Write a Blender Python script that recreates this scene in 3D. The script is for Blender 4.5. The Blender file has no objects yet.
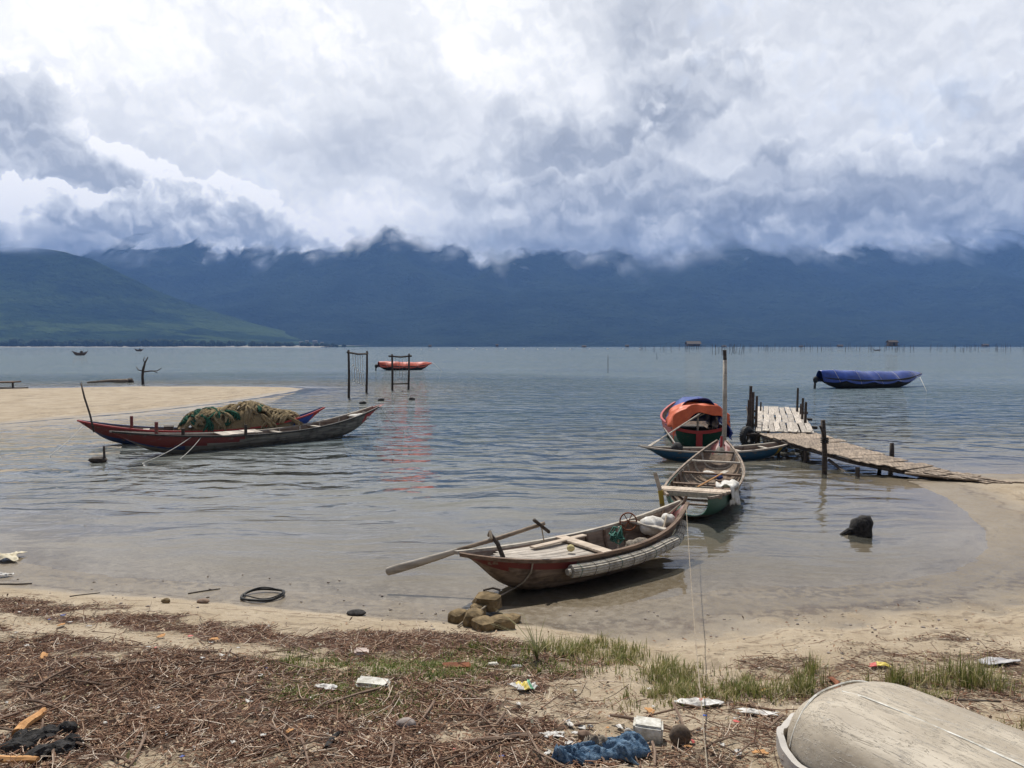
import bpy, bmesh, math, random
import numpy as np
from mathutils import Vector, Matrix, Euler

scene = bpy.context.scene
COL = scene.collection
R = math.radians
random.seed(7)
rng = np.random.default_rng(7)

# ---------------------------------------------------------------- camera
H = 3.2                    # eye height above the water
F = 760.0                  # focal length in pixels of a 1024 wide frame
Y0 = 346.0                 # the horizon's row
cam_d = bpy.data.cameras.new("camera")
cam = bpy.data.objects.new("camera", cam_d)
COL.objects.link(cam)
cam.location = (0, 0, H)
PITCH = math.atan((384 - Y0) / F)
cam.rotation_euler = (math.pi / 2 - PITCH, 0, 0)
cam_d.sensor_width = 36.0
cam_d.lens = F / 1024 * 36.0
cam_d.clip_start = 0.05
cam_d.clip_end = 60000
scene.camera = cam

def ray(px, py):
    """World direction of a pixel, scaled so that its Y is 1."""
    u, v = (px - 512) / F, (384 - py) / F
    y = math.cos(PITCH) + math.sin(PITCH) * v
    z = -math.sin(PITCH) + math.cos(PITCH) * v
    return u / y, 1.0, z / y

def at(px, py, h=0.0):
    """Point of height h seen at a pixel."""
    rx, _, rz = ray(px, py)
    t = (h - H) / rz
    return Vector((rx * t, t, h))

def at_y(px, py, Y):
    """Point at distance Y seen at a pixel."""
    rx, _, rz = ray(px, py)
    return Vector((rx * Y, Y, H + rz * Y))

# ---------------------------------------------------------------- node helper
class NG:
    def __init__(self, tree):
        self.t = tree
        self.n = tree.nodes
        self.l = tree.links
        for x in list(self.n):
            self.n.remove(x)
    def put(self, sock, v):
        if isinstance(v, bpy.types.NodeSocket):
            self.l.new(v, sock)
        elif v is not None:
            if sock.type == 'RGBA' and len(v) == 3:
                v = (*v, 1)
            sock.default_value = v
    def node(self, typ, props=None, **ins):
        nd = self.n.new(typ)
        for k, v in (props or {}).items():
            setattr(nd, k, v)
        for k, v in ins.items():
            k = k.replace('_', ' ')
            self.put(nd.inputs[k], v)
        return nd
    def m(self, op, a, b=None, c=None, clamp=False):
        nd = self.n.new('ShaderNodeMath'); nd.operation = op; nd.use_clamp = clamp
        for i, v in enumerate((a, b, c)):
            if v is not None: self.put(nd.inputs[i], v)
        return nd.outputs[0]
    def v(self, op, a, b=None, c=None):
        nd = self.n.new('ShaderNodeVectorMath'); nd.operation = op
        for i, x in enumerate((a, b, c)):
            if x is not None: self.put(nd.inputs[i], x)
        return nd.outputs['Value'] if op in ('DOT_PRODUCT', 'LENGTH', 'DISTANCE') else nd.outputs[0]
    def xyz(self, x, y, z):
        nd = self.n.new('ShaderNodeCombineXYZ')
        for i, q in enumerate((x, y, z)): self.put(nd.inputs[i], q)
        return nd.outputs[0]
    def sep(self, v):
        nd = self.n.new('ShaderNodeSeparateXYZ'); self.put(nd.inputs[0], v)
        return nd.outputs[0], nd.outputs[1], nd.outputs[2]
    def mix(self, f, a, b, typ='RGBA', blend='MIX'):
        nd = self.n.new('ShaderNodeMix'); nd.data_type = typ
        if typ == 'RGBA':
            nd.blend_type = blend
            self.put(nd.inputs[0], f); self.put(nd.inputs[6], a); self.put(nd.inputs[7], b)
            return nd.outputs[2]
        self.put(nd.inputs[0], f); self.put(nd.inputs[2], a); self.put(nd.inputs[3], b)
        return nd.outputs[0]
    def ss(self, x, lo, hi, a=0.0, b=1.0, smooth=True):
        nd = self.n.new('ShaderNodeMapRange')
        nd.interpolation_type = 'SMOOTHSTEP' if smooth else 'LINEAR'
        nd.clamp = True
        for i, q in enumerate((x, lo, hi, a, b)): self.put(nd.inputs[i], q)
        return nd.outputs[0]
    def ramp(self, f, stops, interp='LINEAR'):
        nd = self.n.new('ShaderNodeValToRGB'); cr = nd.color_ramp; cr.interpolation = interp
        while len(cr.elements) < len(stops): cr.elements.new(0.5)
        for e, (p, c) in zip(cr.elements, stops):
            e.position = p; e.color = (*c, 1) if len(c) == 3 else c
        self.put(nd.inputs[0], f)
        return nd.outputs[0]
    def noise(self, vec, scale, detail=4, rough=0.5, out=0, dist=0.0, lac=2.0, dim='3D'):
        nd = self.n.new('ShaderNodeTexNoise'); nd.noise_dimensions = dim
        self.put(nd.inputs['Vector'], vec)
        for k, q in (('Scale', scale), ('Detail', detail), ('Roughness', rough), ('Distortion', dist), ('Lacunarity', lac)):
            self.put(nd.inputs[k], q)
        return nd.outputs[out]
    def vor(self, vec, scale, detail=0, rough=0.5, feature='F1', out='Distance', rand=1.0, dim='3D'):
        nd = self.n.new('ShaderNodeTexVoronoi'); nd.voronoi_dimensions = dim; nd.feature = feature
        self.put(nd.inputs['Vector'], vec)
        self.put(nd.inputs['Scale'], scale)
        if 'Detail' in nd.inputs:
            self.put(nd.inputs['Detail'], detail); self.put(nd.inputs['Roughness'], rough)
        self.put(nd.inputs['Randomness'], rand)
        return nd.outputs[out]
# ---------------------------------------------------------------- sky: Nishita under a broken cumulus deck
SUN_EL, SUN_AZ = R(58), R(-14)      # azimuth from +Y towards +X

def build_world():
    w = bpy.data.worlds.new("World"); scene.world = w
    w.use_nodes = True
    w.cycles.sampling_method = 'NONE'
    g = NG(w.node_tree)
    d = g.node('ShaderNodeTexCoord').outputs['Generated']
    x, y, z = g.sep(d)
    az = g.m('ARCTAN2', x, y)
    el = g.m('ARCSINE', z)
    d = g.xyz(az, el, 0.0)          # flat coordinates on the sky: quicker to shade than 3D noise
    # domain warp makes the hand-set cloud masses ragged
    w1 = g.v('SUBTRACT', g.noise(d, 7, 3, 0.5, 1, dim='2D'), (0.5, 0.5, 0.5))
    w2 = g.v('SUBTRACT', g.noise(d, 30, 3, 0.55, 1, dim='2D'), (0.5, 0.5, 0.5))
    base = g.xyz(az, el, 0.0)
    pos = g.v('ADD', base, g.v('ADD', g.v('MULTIPLY', w1, (0.13, 0.09, 0)), g.v('MULTIPLY', w2, (0.035, 0.03, 0))))
    dw = g.v('ADD', d, g.v('MULTIPLY', w2, (0.03, 0.03, 0.03)))
    def billow(vec, sc=8.0):
        v = g.vor(vec, sc, 3.6, 0.5, dim='2D')
        n = g.noise(vec, sc, 6.5, 0.58, dim='2D')
        a = g.m('SUBTRACT', 0.62, v)
        return g.m('ADD', g.m('MULTIPLY', a, 0.8), g.m('MULTIPLY', g.m('SUBTRACT', n, 0.5), 1.1))
    B = billow(dw)
    Bu = billow(g.v('ADD', dw, (0.003, 0.011, 0.0)))
    C = billow(g.v('ADD', dw, (3.1, 1.7, 0.4)), 13.0)
    Cu = billow(g.v('ADD', dw, (3.102, 1.708, 0.4)), 13.0)
    relief = g.m('ADD', g.m('SUBTRACT', B, Bu), g.m('MULTIPLY', g.m('SUBTRACT', C, Cu), 0.45))
    relief = g.m('MINIMUM', g.m('MAXIMUM', relief, -0.14), 0.18)      # >0 where the puff turns towards the light
    soft = g.m('SUBTRACT', g.noise(d, 5, 4, 0.5, dim='2D'), 0.5)
    fine = g.m('SUBTRACT', g.noise(dw, 24, 5, 0.6, dim='2D'), 0.5)
    def ae(px, py):
        rx, ry, rz = ray(px, py)
        return math.atan2(rx, ry), math.atan2(rz, math.hypot(rx, ry))
    def blobs(lst, start=0.0, p=pos):
        acc = start
        for px, py, rx, ry, amp in lst:
            a0, e0 = ae(px, py)
            s = (F / rx, F / ry, 0)
            q = g.v('MULTIPLY_ADD', p, s, (-a0 * s[0], -e0 * s[1], 0))
            gg = g.m('EXPONENT', g.m('MULTIPLY', g.v('DOT_PRODUCT', q, q), -1.0))
            acc = g.m('MULTIPLY_ADD', gg, amp, acc)
        return acc
    # far high layer
    V = blobs([(280, 150, 120, 60, -0.05), (200, 60, 200, 110, 0.03), (60, 20, 130, 70, 0.13), (400, 10, 160, 60, 0.06), (10, 60, 60, 60, 0.06),
               (560, 90, 70, 45, 0.10), (470, 45, 30, 16, 0.16), (270, 120, 60, 25, 0.07), (500, 20, 90, 40, 0.04),
               (345, 145, 50, 50, -0.12), (640, 40, 60, 60, -0.24), (880, 60, 200, 140, -0.07), (430, 100, 40, 60, -0.05)],
              g.m('MULTIPLY_ADD', soft, 0.20, 0.825))
    V = g.m('MULTIPLY_ADD', fine, 0.10, V)
    V = g.m('MULTIPLY_ADD', relief, 0.30, V)
    def layer(V, D, edge, deep, rim, core, rel, fl=0.08):
        a = g.ss(D, 0.0, edge)
        c = g.ss(D, 0.0, deep)
        val = g.mix(c, rim, core, 'FLOAT')
        val = g.m('MULTIPLY_ADD', relief, rel, val)
        val = g.m('MULTIPLY_ADD', soft, 0.24, val)
        val = g.m('MULTIPLY_ADD', fine, fl, val)
        return g.mix(a, V, val, 'FLOAT')
    # soft grey mass right of the middle
    D1 = blobs([(640, 130, 150, 80, 0.9), (540, 160, 110, 70, 0.6), (700, 60, 80, 50, 0.45), (725, 95, 60, 36, 0.5),
                (740, 150, 34, 38, -1.2), (900, 150, 130, 26, 0.35), (980, 165, 120, 50, 0.5), (830, 215, 280, 44, 0.8),
                (570, 80, 70, 40, -0.4), (1000, 60, 50, 40, 0.3), (450, 205, 160, 40, 0.4), (850, 60, 120, 40, -0.2),
                (350, 165, 50, 36, 0.40)], -0.42)
    D1 = g.m('MULTIPLY_ADD', B, 0.60, D1)
    V = layer(V, D1, 0.45, 1.0, 0.82, 0.50, 0.6)
    # sharper puffs in front of it
    D1b = blobs([(690, 175, 70, 50, 0.8), (620, 200, 110, 45, 0.7), (800, 150, 34, 50, 0.65), (910, 190, 150, 36, 0.75),
                 (1010, 150, 70, 70, 0.6), (560, 205, 90, 36, 0.6), (800, 215, 200, 30, 0.7), (460, 195, 70, 30, 0.45), (985, 80, 60, 34, 0.5),
                 (690, 80, 60, 34, 0.5), (738, 150, 26, 34, -0.7)], -0.46)
    D1b = g.m('MULTIPLY_ADD', C, 0.50, D1b)
    V = layer(V, D1b, 0.16, 0.75, 0.78, 0.52, 0.65)
    # bright-edged cumulus on the left
    D2 = blobs([(-50, 175, 120, 84, 1.2), (30, 150, 50, 50, 0.6), (74, 165, 34, 36, 0.35), (20, 215, 110, 46, 0.8), (80, 200, 44, 40, 0.45)], -0.46)
    D2 = g.m('MULTIPLY_ADD', B, 0.62, D2)
    V = layer(V, D2, 0.07, 0.80, 1.04, 0.66, 0.9)
    D2b = blobs([(20, 225, 110, 46, 0.9), (150, 238, 80, 44, 0.8), (205, 225, 60, 44, 0.75), (250, 245, 60, 40, 0.5), (290, 255, 80, 36, 0.7), (360, 255, 50, 34, 0.6)], -0.46)
    D2b = g.m('MULTIPLY_ADD', C, 0.60, D2b)
    V = layer(V, D2b, 0.07, 1.0, 0.98, 0.58, 1.35)
    # low bank that wraps the mountain tops
    D3 = blobs([(0, 250, 150, 26, 1.25), (150, 268, 130, 18, 0.75), (380, 265, 80, 26, 0.4), (500, 245, 110, 30, 0.7),
                (620, 240, 120, 40, 0.8), (760, 235, 130, 36, 0.85), (900, 235, 160, 40, 0.9), (1060, 235, 140, 44, 0.9)],
               g.m('MULTIPLY_ADD', g.ss(el, 0.05, 0.11, 1.0, 0.0), 1.3, -0.4))
    D3 = g.m('MULTIPLY_ADD', C, 0.55, D3)
    V = layer(V, D3, 0.28, 1.0, 0.63, 0.37, 0.65)
    D3b = blobs([(330, 262, 60, 18, 0.35), (460, 240, 60, 20, 0.45), (610, 250, 60, 34, 0.6),
                 (680, 235, 50, 26, 0.5), (830, 255, 70, 28, 0.5), (780, 265, 50, 20, 0.4), (910, 245, 70, 26, 0.5), (970, 225, 60, 36, 0.45)], -0.42)
    D3b = g.m('MULTIPLY_ADD', B, 0.7, D3b)
    V = layer(V, D3b, 0.30, 0.9, 0.62, 0.44, 0.95)
    V = g.m('ADD', V, blobs([(350, 225, 90, 34, 0.10), (190, 215, 80, 24, 0.10), (370, 222, 22, 22, 0.10)]))
    # unseen sky overhead and behind the viewer is darkened to deepen the shadows
    back = g.m('MULTIPLY', g.ss(y, -0.25, 0.55, 0.36, 1.0), g.ss(el, 0.50, 1.1, 1.0, 0.50))
    colr = g.ramp(g.m('MULTIPLY', V, back), [(0.0, (0.13, 0.14, 0.175)), (0.30, (0.275, 0.29, 0.325)), (0.50, (0.455, 0.475, 0.515)),
                           (0.70, (0.73, 0.74, 0.76)), (0.86, (0.98, 0.975, 0.965)), (1.0, (1.26, 1.22, 1.17))])
    sky = g.n.new('ShaderNodeTexSky'); sky.sky_type = 'NISHITA'; sky.sun_disc = False
    sky.sun_elevation = SUN_EL; sky.sun_rotation = SUN_AZ
    sky.dust_density = 2.0
    # thin gaps let the blue through a little; below the horizon it is plain haze
    STR = 0.1
    cl = g.v('SCALE', colr); cl_n = cl.node; cl_n.inputs['Scale'].default_value = SKY_GAIN / STR
    gap = g.m('MULTIPLY', g.ss(g.m('ADD', soft, g.m('MULTIPLY', fine, 0.6)), 0.12, 0.4), 0.25)
    c = g.mix(gap, cl, g.v('MULTIPLY', sky.outputs[0], (1.6, 1.6, 1.6)))
    bg = g.node('ShaderNodeBackground', None, Color=c, Strength=STR)
    o = g.node('ShaderNodeOutputWorld'); g.l.new(bg.outputs[0], o.inputs[0])

SKY_GAIN = 1.05
build_world()
sl = bpy.data.lights.new("sun", 'SUN'); sl.energy = 4.9; sl.angle = R(0.5); sl.color = (1.0, 0.955, 0.88)
so = bpy.data.objects.new("sun", sl); COL.objects.link(so)
sdir = Vector((math.sin(SUN_AZ) * math.cos(SUN_EL), math.cos(SUN_AZ) * math.cos(SUN_EL), math.sin(SUN_EL)))
so.rotation_euler = sdir.to_track_quat('Z', 'Y').to_euler()
so.location = (0, 0, 60)
scene.view_settings.view_transform = 'Standard'
scene.view_settings.look = 'None'
scene.view_settings.exposure = 0.12
scene.view_settings.gamma = 1.0
# ---------------------------------------------------------------- numpy noise
_P = np.random.default_rng(3).random((256, 256))
def vnoise(x, y):
    xi, yi = np.floor(x).astype(int), np.floor(y).astype(int)
    fx, fy = x - xi, y - yi
    fx, fy = fx * fx * (3 - 2 * fx), fy * fy * (3 - 2 * fy)
    g = lambda a, b: _P[a & 255, b & 255]
    return (g(xi, yi) * (1 - fx) + g(xi + 1, yi) * fx) * (1 - fy) + (g(xi, yi + 1) * (1 - fx) + g(xi + 1, yi + 1) * fx) * fy
def fbm(x, y, o=4, r=0.5):
    s, a, t = 0, 1.0, 0
    for i in range(o):
        s = s + a * vnoise(x * 2 ** i + 17.3 * i, y * 2 ** i + 9.1 * i); t += a; a *= r
    return s / t - 0.5
def sstep(x, a, b):
    t = np.clip((x - a) / (b - a), 0, 1)
    return t * t * (3 - 2 * t)

# ---------------------------------------------------------------- shoreline
def shore_xy(pts):
    return [tuple(at(px, py, 0.0)[:2]) for px, py in pts]
SHORE_PX = [(-2200, 520), (-900, 533), (-400, 540), (-150, 545), (0, 557), (60, 569), (130, 578), (220, 585), (300, 592), (400, 601),
            (470, 606), (530, 607), (600, 606), (650, 600), (700, 593), (760, 587), (840, 586), (900, 581), (950, 572), (978, 561),
            (988, 547), (984, 530), (966, 511), (945, 497), (925, 488), (908, 481), (925, 476), (980, 473.5), (1100, 474), (1500, 476), (3000, 470)]
bank_poly = shore_xy(SHORE_PX) + [(70, -60), (-70, -60)]
spit_poly = shore_xy([(-600, 440), (-300, 434), (0, 424), (60, 419), (130, 413), (200, 405), (260, 398), (300, 391), (309, 388.6),
                      (290, 387), (200, 386.4), (100, 387), (0, 389), (-300, 391), (-700, 396)])

def sdf(poly, x, y):
    """Distance to a polygon's edge, positive inside."""
    p = np.asarray(poly); n = len(p)
    best = np.full(x.shape, 1e18); ins = np.zeros(x.shape, bool)
    for i in range(n):
        (ax, ay), (bx, by) = p[i], p[(i + 1) % n]
        ex, ey = bx - ax, by - ay
        t = np.clip(((x - ax) * ex + (y - ay) * ey) / (ex * ex + ey * ey), 0, 1)
        dd = (x - ax - t * ex) ** 2 + (y - ay - t * ey) ** 2
        best = np.minimum(best, dd)
        c = ((ay > y) != (by > y)) & (x < (bx - ax) * (y - ay) / (by - ay + 1e-12) + ax)
        ins ^= c
    return np.where(ins, 1, -1) * np.sqrt(best)

def ground(x, y, detail=True):
    x = np.asarray(x, float); y = np.asarray(y, float)
    near = (np.abs(x) < 150) & (y < 140)
    wob = 0.16 * fbm(x * 0.7 + 5, y * 0.7, 3) + 0.10 * fbm(x * 3.1, y * 3.1, 2)
    s1 = np.full(x.shape, -200.0); s2 = np.full(x.shape, -200.0)
    if near.any():
        s1[near] = sdf(bank_poly, x[near], y[near]); s2[near] = sdf(spit_poly, x[near], y[near])
    s1 = s1 + wob * np.clip(np.abs(s1), 0.4, 1.0) * 1.3; s2 = s2 + wob * 2.2 + 1.6 * fbm(x * 0.12, y * 0.12, 3) * (s2 > -6)
    # land: a low wet apron, then the bank
    apron = 0.55 + 1.0 * sstep(x, 0.0, 2.0)
    bank = 0.035 * np.clip(s1, 0, 30) + 0.135 * np.clip(s1 - apron, 0, 3.2) * sstep(y, 10.5, 8.6) + 0.10 * np.clip(5.6 - y, 0, 12)
    bank = np.where(y > 9.5, np.minimum(bank, 0.26), bank)
    hump = 0.07 * fbm(x * 0.45, y * 0.22 + 7, 3)
    spit = (0.26 + hump * 2.2) * (1 - np.exp(-np.clip(s2, 0, 50) / 3.5))
    deep1 = -(0.055 * np.clip(-s1, 0, 7) + 0.035 * np.clip(-s1 - 7, 0, 40))
    deep2 = -(0.05 * np.clip(-s2, 0, 60))
    h1 = np.where(s1 > 0, bank, deep1); h2 = np.where(s2 > 0, spit, deep2)
    h = np.maximum(h1, h2)
    if detail:
        land = sstep(s1, 0.7, 2.2) * (y < 9.5)
        h = h + land * (0.09 * fbm(x * 1.1, y * 1.1 + 40, 4) + 0.05 * fbm(x * 5, y * 5, 4))
        h = h + np.where((s1 > 0) | (s2 > 0), 0.006, 0.004) * fbm(x * 4, y * 9, 3)
    return np.maximum(h, -3.0)

_gx = np.arange(-12, 12.001, 0.025); _gy = np.arange(2.0, 11.5, 0.025)
_GH = ground(*np.meshgrid(_gx, _gy))
def gfast(x, y):
    """Bank heights from a table; exact beyond it."""
    x = np.asarray(x, float); y = np.asarray(y, float)
    ins = (x > -11.9) & (x < 11.9) & (y > 2.05) & (y < 11.4)
    if not ins.any(): return ground(x, y)
    u = np.clip((x + 12) / .025, 0, len(_gx) - 1.001); v = np.clip((y - 2.0) / .025, 0, len(_gy) - 1.001)
    i, j = u.astype(int), v.astype(int); fu, fv = u - i, v - j
    h = (_GH[j, i] * (1 - fu) + _GH[j, i + 1] * fu) * (1 - fv) + (_GH[j + 1, i] * (1 - fu) + _GH[j + 1, i + 1] * fu) * fv
    if not ins.all():
        h = h.copy(); h[~ins] = ground(x[~ins], y[~ins])
    return h
def gz(x, y):
    return float(gfast(np.array([x]), np.array([y]))[0])

def hit(px, py):
    """Where a pixel's ray meets the ground (or the bed)."""
    px = np.atleast_1d(np.asarray(px, float)); py = np.atleast_1d(np.asarray(py, float))
    u, v = (px - 512) / F, (384 - py) / F
    yy = math.cos(PITCH) + math.sin(PITCH) * v
    rx, rz = u / yy, (-math.sin(PITCH) + math.cos(PITCH) * v) / yy
    lo = np.full(px.shape, 2.0); hi = -H / np.minimum(rz, -1e-4)
    t = lo.copy()
    for k in range(30):
        t = (lo + hi) / 2
        above = H + rz * t > np.maximum(gfast(rx * t, t), 0)
        lo = np.where(above, t, lo); hi = np.where(above, hi, t)
    return rx * t, t, np.maximum(gfast(rx * t, t), 0)

def on(px, py):
    x, y, z = hit(px, py)
    return Vector((float(x[0]), float(y[0]), float(z[0])))

# ---------------------------------------------------------------- linking helpers
def link(o, parent=None):
    COL.objects.link(o)
    if parent is not None: o.parent = parent
    return o
def tag(o, label, cat, group=None, kind=None):
    if label: o['label'] = label
    if cat: o['category'] = cat
    if group: o['group'] = group
    if kind: o['kind'] = kind
    return o
def thing(name, label, cat, loc=(0, 0, 0), rz=0.0, group=None, rot=None):
    o = bpy.data.objects.new(name, None); link(o)
    o.empty_display_size = 0.3
    o.location = loc; o.rotation_euler = rot if rot else (0, 0, rz)
    return tag(o, label, cat, group)
def mesh_obj(name, verts, faces, mats, parent=None, smooth=True, mi=None):
    me = bpy.data.meshes.new(name)
    me.from_pydata([tuple(v) for v in verts], [], faces)
    if not isinstance(mats, (list, tuple)): mats = [mats]
    for m in mats: me.materials.append(m)
    if mi is not None: me.polygons.foreach_set('material_index', mi)
    if smooth: me.polygons.foreach_set('use_smooth', [True] * len(me.polygons))
    me.update()
    return link(bpy.data.objects.new(name, me), parent)
def bm_obj(name, bm, mats, parent=None, smooth=False):
    me = bpy.data.meshes.new(name)
    bmesh.ops.recalc_face_normals(bm, faces=bm.faces)
    bm.to_mesh(me); bm.free()
    if not isinstance(mats, (list, tuple)): mats = [mats]
    for m in mats: me.materials.append(m)
    if smooth: me.polygons.foreach_set('use_smooth', [True] * len(me.polygons))
    return link(bpy.data.objects.new(name, me), parent)
def grid_obj(name, X, Y, Z, mat, attrs=None):
    nr, nc = X.shape
    me = bpy.data.meshes.new(name)
    me.vertices.add(nr * nc)
    me.vertices.foreach_set('co', np.stack([X, Y, Z], -1).astype(np.float32).ravel())
    i = (np.arange(nr - 1)[:, None] * nc + np.arange(nc - 1)[None, :]).ravel()
    q = np.stack([i, i + 1, i + nc + 1, i + nc], -1).astype(np.int32)
    me.loops.add(q.size); me.loops.foreach_set('vertex_index', q.ravel())
    me.polygons.add(len(q))
    me.polygons.foreach_set('loop_start', np.arange(0, q.size, 4, dtype=np.int32))
    me.polygons.foreach_set('use_smooth', np.ones(len(q), bool))
    me.update(calc_edges=True); me.validate()
    for k, v in (attrs or {}).items():
        a = me.attributes.new(k, 'FLOAT', 'POINT'); a.data.foreach_set('value', v.astype(np.float32).ravel())
    me.materials.append(mat)
    return link(bpy.data.objects.new(name, me))

def new_mat(name):
    m = bpy.data.materials.new(name); m.use_nodes = True
    return m, NG(m.node_tree)
def finish(g, shader, disp=None):
    o = g.node('ShaderNodeOutputMaterial'); g.l.new(shader, o.inputs['Surface'])
def attr(g, name):
    return g.node('ShaderNodeAttribute', {'attribute_name': name}).outputs['Fac']
def pos(g):
    return g.node('ShaderNodeNewGeometry').outputs['Position']
def objc(g):
    return g.node('ShaderNodeTexCoord').outputs['Object']
def bump(g, h, strength=0.5, dist=0.02):
    return g.node('ShaderNodeBump', None, Strength=strength, Distance=dist, Height=h).outputs[0]

# ---------------------------------------------------------------- ground sheet
def fan(ys, ncol, k=3.2):
    t = np.linspace(-1, 1, ncol)
    u = np.sinh(t * k) / math.sinh(k)
    ys = np.asarray(ys)
    w = np.maximum(45.0, 1.5 * ys + 40)
    return u[None, :] * w[:, None], np.repeat(ys[:, None], ncol, 1)
def lit_masks(X, Y, Zg):
    """Where litter and grass lie on the bank."""
    s = sdf(bank_poly, X, Y)
    n = fbm(X * 0.9 + 3, Y * 0.9, 4)
    n2 = fbm(X * 2.7 + 30, Y * 2.7, 4)
    # the wrack begins some way up the sand and is thick on the left
    left = sstep(X, 1.4, -1.2)
    edge = 1.35 + 0.95 * sstep(X, -1.0, 2.0)
    lit = sstep(s + n * 1.2 + n2 * 0.5, edge - 0.1, edge + 0.35) * (0.45 + 0.55 * left)
    gapb = np.exp(-((s - 2.75 - 0.7 * n) / 0.27) ** 2) * sstep(X, 0.4, -1.4)
    lit = lit * (1 - 0.9 * gapb)
    n3 = fbm(X * 4.5 + 9, Y * 6.5, 3)
    lit = lit * (0.58 + 0.42 * sstep(n2 + 0.4 * n3 + 0.3 * n, -0.12, 0.04)) * (Y < 9.6)
    lit = lit * (1 - 0.55 * sstep(fbm(X * 1.7 + 60, Y * 2.3 + 11, 3), 0.05, 0.16))
    lit = lit * (1 - 0.75 * np.exp(-(((X - 1.05) / 0.5) ** 2 + ((Y - 5.9) / 0.9) ** 2)))
    return np.clip(lit, 0, 1), s

def ground_mat():
    m, g = new_mat("shore_sand")
    p = pos(g); x, y, z = g.sep(p)
    lit = attr(g, 'litter'); wet = attr(g, 'wet'); ash = attr(g, 'ash'); under = attr(g, 'under')
    n1 = g.noise(p, 1.3, 5, 0.55); n2 = g.noise(p, 9, 6, 0.6); n3 = g.noise(p, 70, 4, 0.6); n4 = g.noise(p, 260, 2, 0.6)
    c = g.mix(g.ss(n1, 0.3, 0.7), (0.30, 0.235, 0.155), (0.385, 0.315, 0.225))
    c = g.mix(g.m('MULTIPLY', g.ss(n2, 0.45, 0.75), 0.45), c, (0.24, 0.185, 0.125))
    grit = g.ss(n4, 0.60, 0.72)
    c = g.mix(g.m('MULTIPLY', grit, 0.5), c, (0.12, 0.10, 0.08))
    sp = g.vor(g.v('MULTIPLY', p, (1, 0.8, 1)), 42, 0, 0.5)
    spr = g.vor(g.v('MULTIPLY', p, (1, 0.8, 1)), 42, 0, 0.5, out='Color')
    sr, sg, sb = g.sep(spr)
    spk = g.m('MULTIPLY', g.ss(sp, 0.20, 0.12, 0.0, 1.0) if False else g.m('LESS_THAN', sp, 0.20), g.m('GREATER_THAN', sr, 0.62))
    c = g.mix(g.m('MULTIPLY', spk, 0.8), c, g.mix(g.m('GREATER_THAN', sg, 0.72), (0.07, 0.05, 0.04), (0.55, 0.50, 0.43)))
    # tide lines drawn by the falling water: bands of fine dark wrack
    band = g.noise(g.xyz(g.m('MULTIPLY', x, 0.35), g.m('MULTIPLY', y, 0.35), g.m('MULTIPLY', z, 55.0)), 1.0, 3, 0.6)
    band = g.m('MULTIPLY', g.ss(band, 0.54, 0.60), g.ss(n2, 0.40, 0.56))
    c = g.mix(g.m('MULTIPLY', band, 0.60), c, (0.16, 0.12, 0.08))
    # scum line left by the last high water
    zl = g.m('ADD', z, g.m('MULTIPLY', g.m('SUBTRACT', n1, 0.5), 0.05))
    scum = g.m('MULTIPLY', g.ss(g.m('ABSOLUTE', g.m('SUBTRACT', zl, 0.030)), 0.0, 0.006, 1, 0), g.ss(n2, 0.38, 0.55))
    scum2 = g.m('MULTIPLY', g.ss(g.m('ABSOLUTE', g.m('SUBTRACT', zl, 0.085)), 0.0, 0.010, 1, 0), g.ss(n2, 0.44, 0.58))
    c = g.mix(g.m('MULTIPLY', g.m('MAXIMUM', scum, scum2), 0.65), c, (0.15, 0.10, 0.06))
    wet_n = g.m('ADD', wet, g.m('MULTIPLY', g.m('SUBTRACT', n1, 0.5), 0.5))
    wet_f = g.m('MULTIPLY', g.ss(wet_n, 0.25, 0.8), wet)
    c = g.mix(wet_f, c, g.v('MULTIPLY', c, (0.50, 0.50, 0.50)))
    c = g.mix(under, c, g.mix(n2, (0.11, 0.085, 0.055), (0.20, 0.155, 0.10)))
    # litter bed
    lc = g.noise(g.v('MULTIPLY', p, (18, 26, 18)), 1.0, 6, 0.68)
    lv = g.vor(g.v('MULTIPLY', p, (30, 60, 40)), 1.0, 2, 0.6)
    litc = g.ramp(lc, [(0.30, (0.035, 0.022, 0.014)), (0.45, (0.14, 0.07, 0.046)), (0.58, (0.25, 0.135, 0.088)), (0.72, (0.38, 0.26, 0.18))])
    litc = g.mix(g.m('MULTIPLY', g.ss(lv, 0.5, 0.9), 0.5), litc, (0.04, 0.022, 0.015))
    lf = g.ss(g.m('ADD', lit, g.m('MULTIPLY', g.m('SUBTRACT', lc, 0.5), 1.1)), 0.32, 0.62)
    c = g.mix(g.m('MULTIPLY', lf, g.m('SUBTRACT', 1.0, wet_f)), c, litc)
    c = g.mix(g.ss(g.m('ADD', ash, g.m('MULTIPLY', g.m('SUBTRACT', lc, 0.5), 0.8)), 0.4, 0.7), c, g.ramp(n3, [(0.35, (0.012, 0.011, 0.011)), (0.6, (0.05, 0.048, 0.046)), (0.72, (0.22, 0.21, 0.2))]))
    dim = g.m('MULTIPLY', g.m('MULTIPLY', g.ss(g.vor(p, 7.0, 1, 0.5), 0.0, 0.6), g.m('SUBTRACT', 1.0, wet_f)), 1.3)
    h = g.m('ADD', dim, g.m('ADD', g.m('MULTIPLY', n3, 0.35), g.m('ADD', g.m('MULTIPLY', n2, 0.5), g.m('MULTIPLY', g.m('MULTIPLY', lc, lf), 1.6))))
    nor = bump(g, h, g.mix(wet_f, 0.8, 0.25, 'FLOAT'), 0.03)
    ro = g.mix(g.m('MULTIPLY', wet_f, g.ss(n2, 0.3, 0.6, 0.6, 1.0)), 0.92, 0.30, 'FLOAT')
    b = g.node('ShaderNodeBsdfPrincipled', None, Base_Color=c, Roughness=ro, Normal=nor)
    b.inputs['Specular IOR Level'].default_value = 0.4
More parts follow.
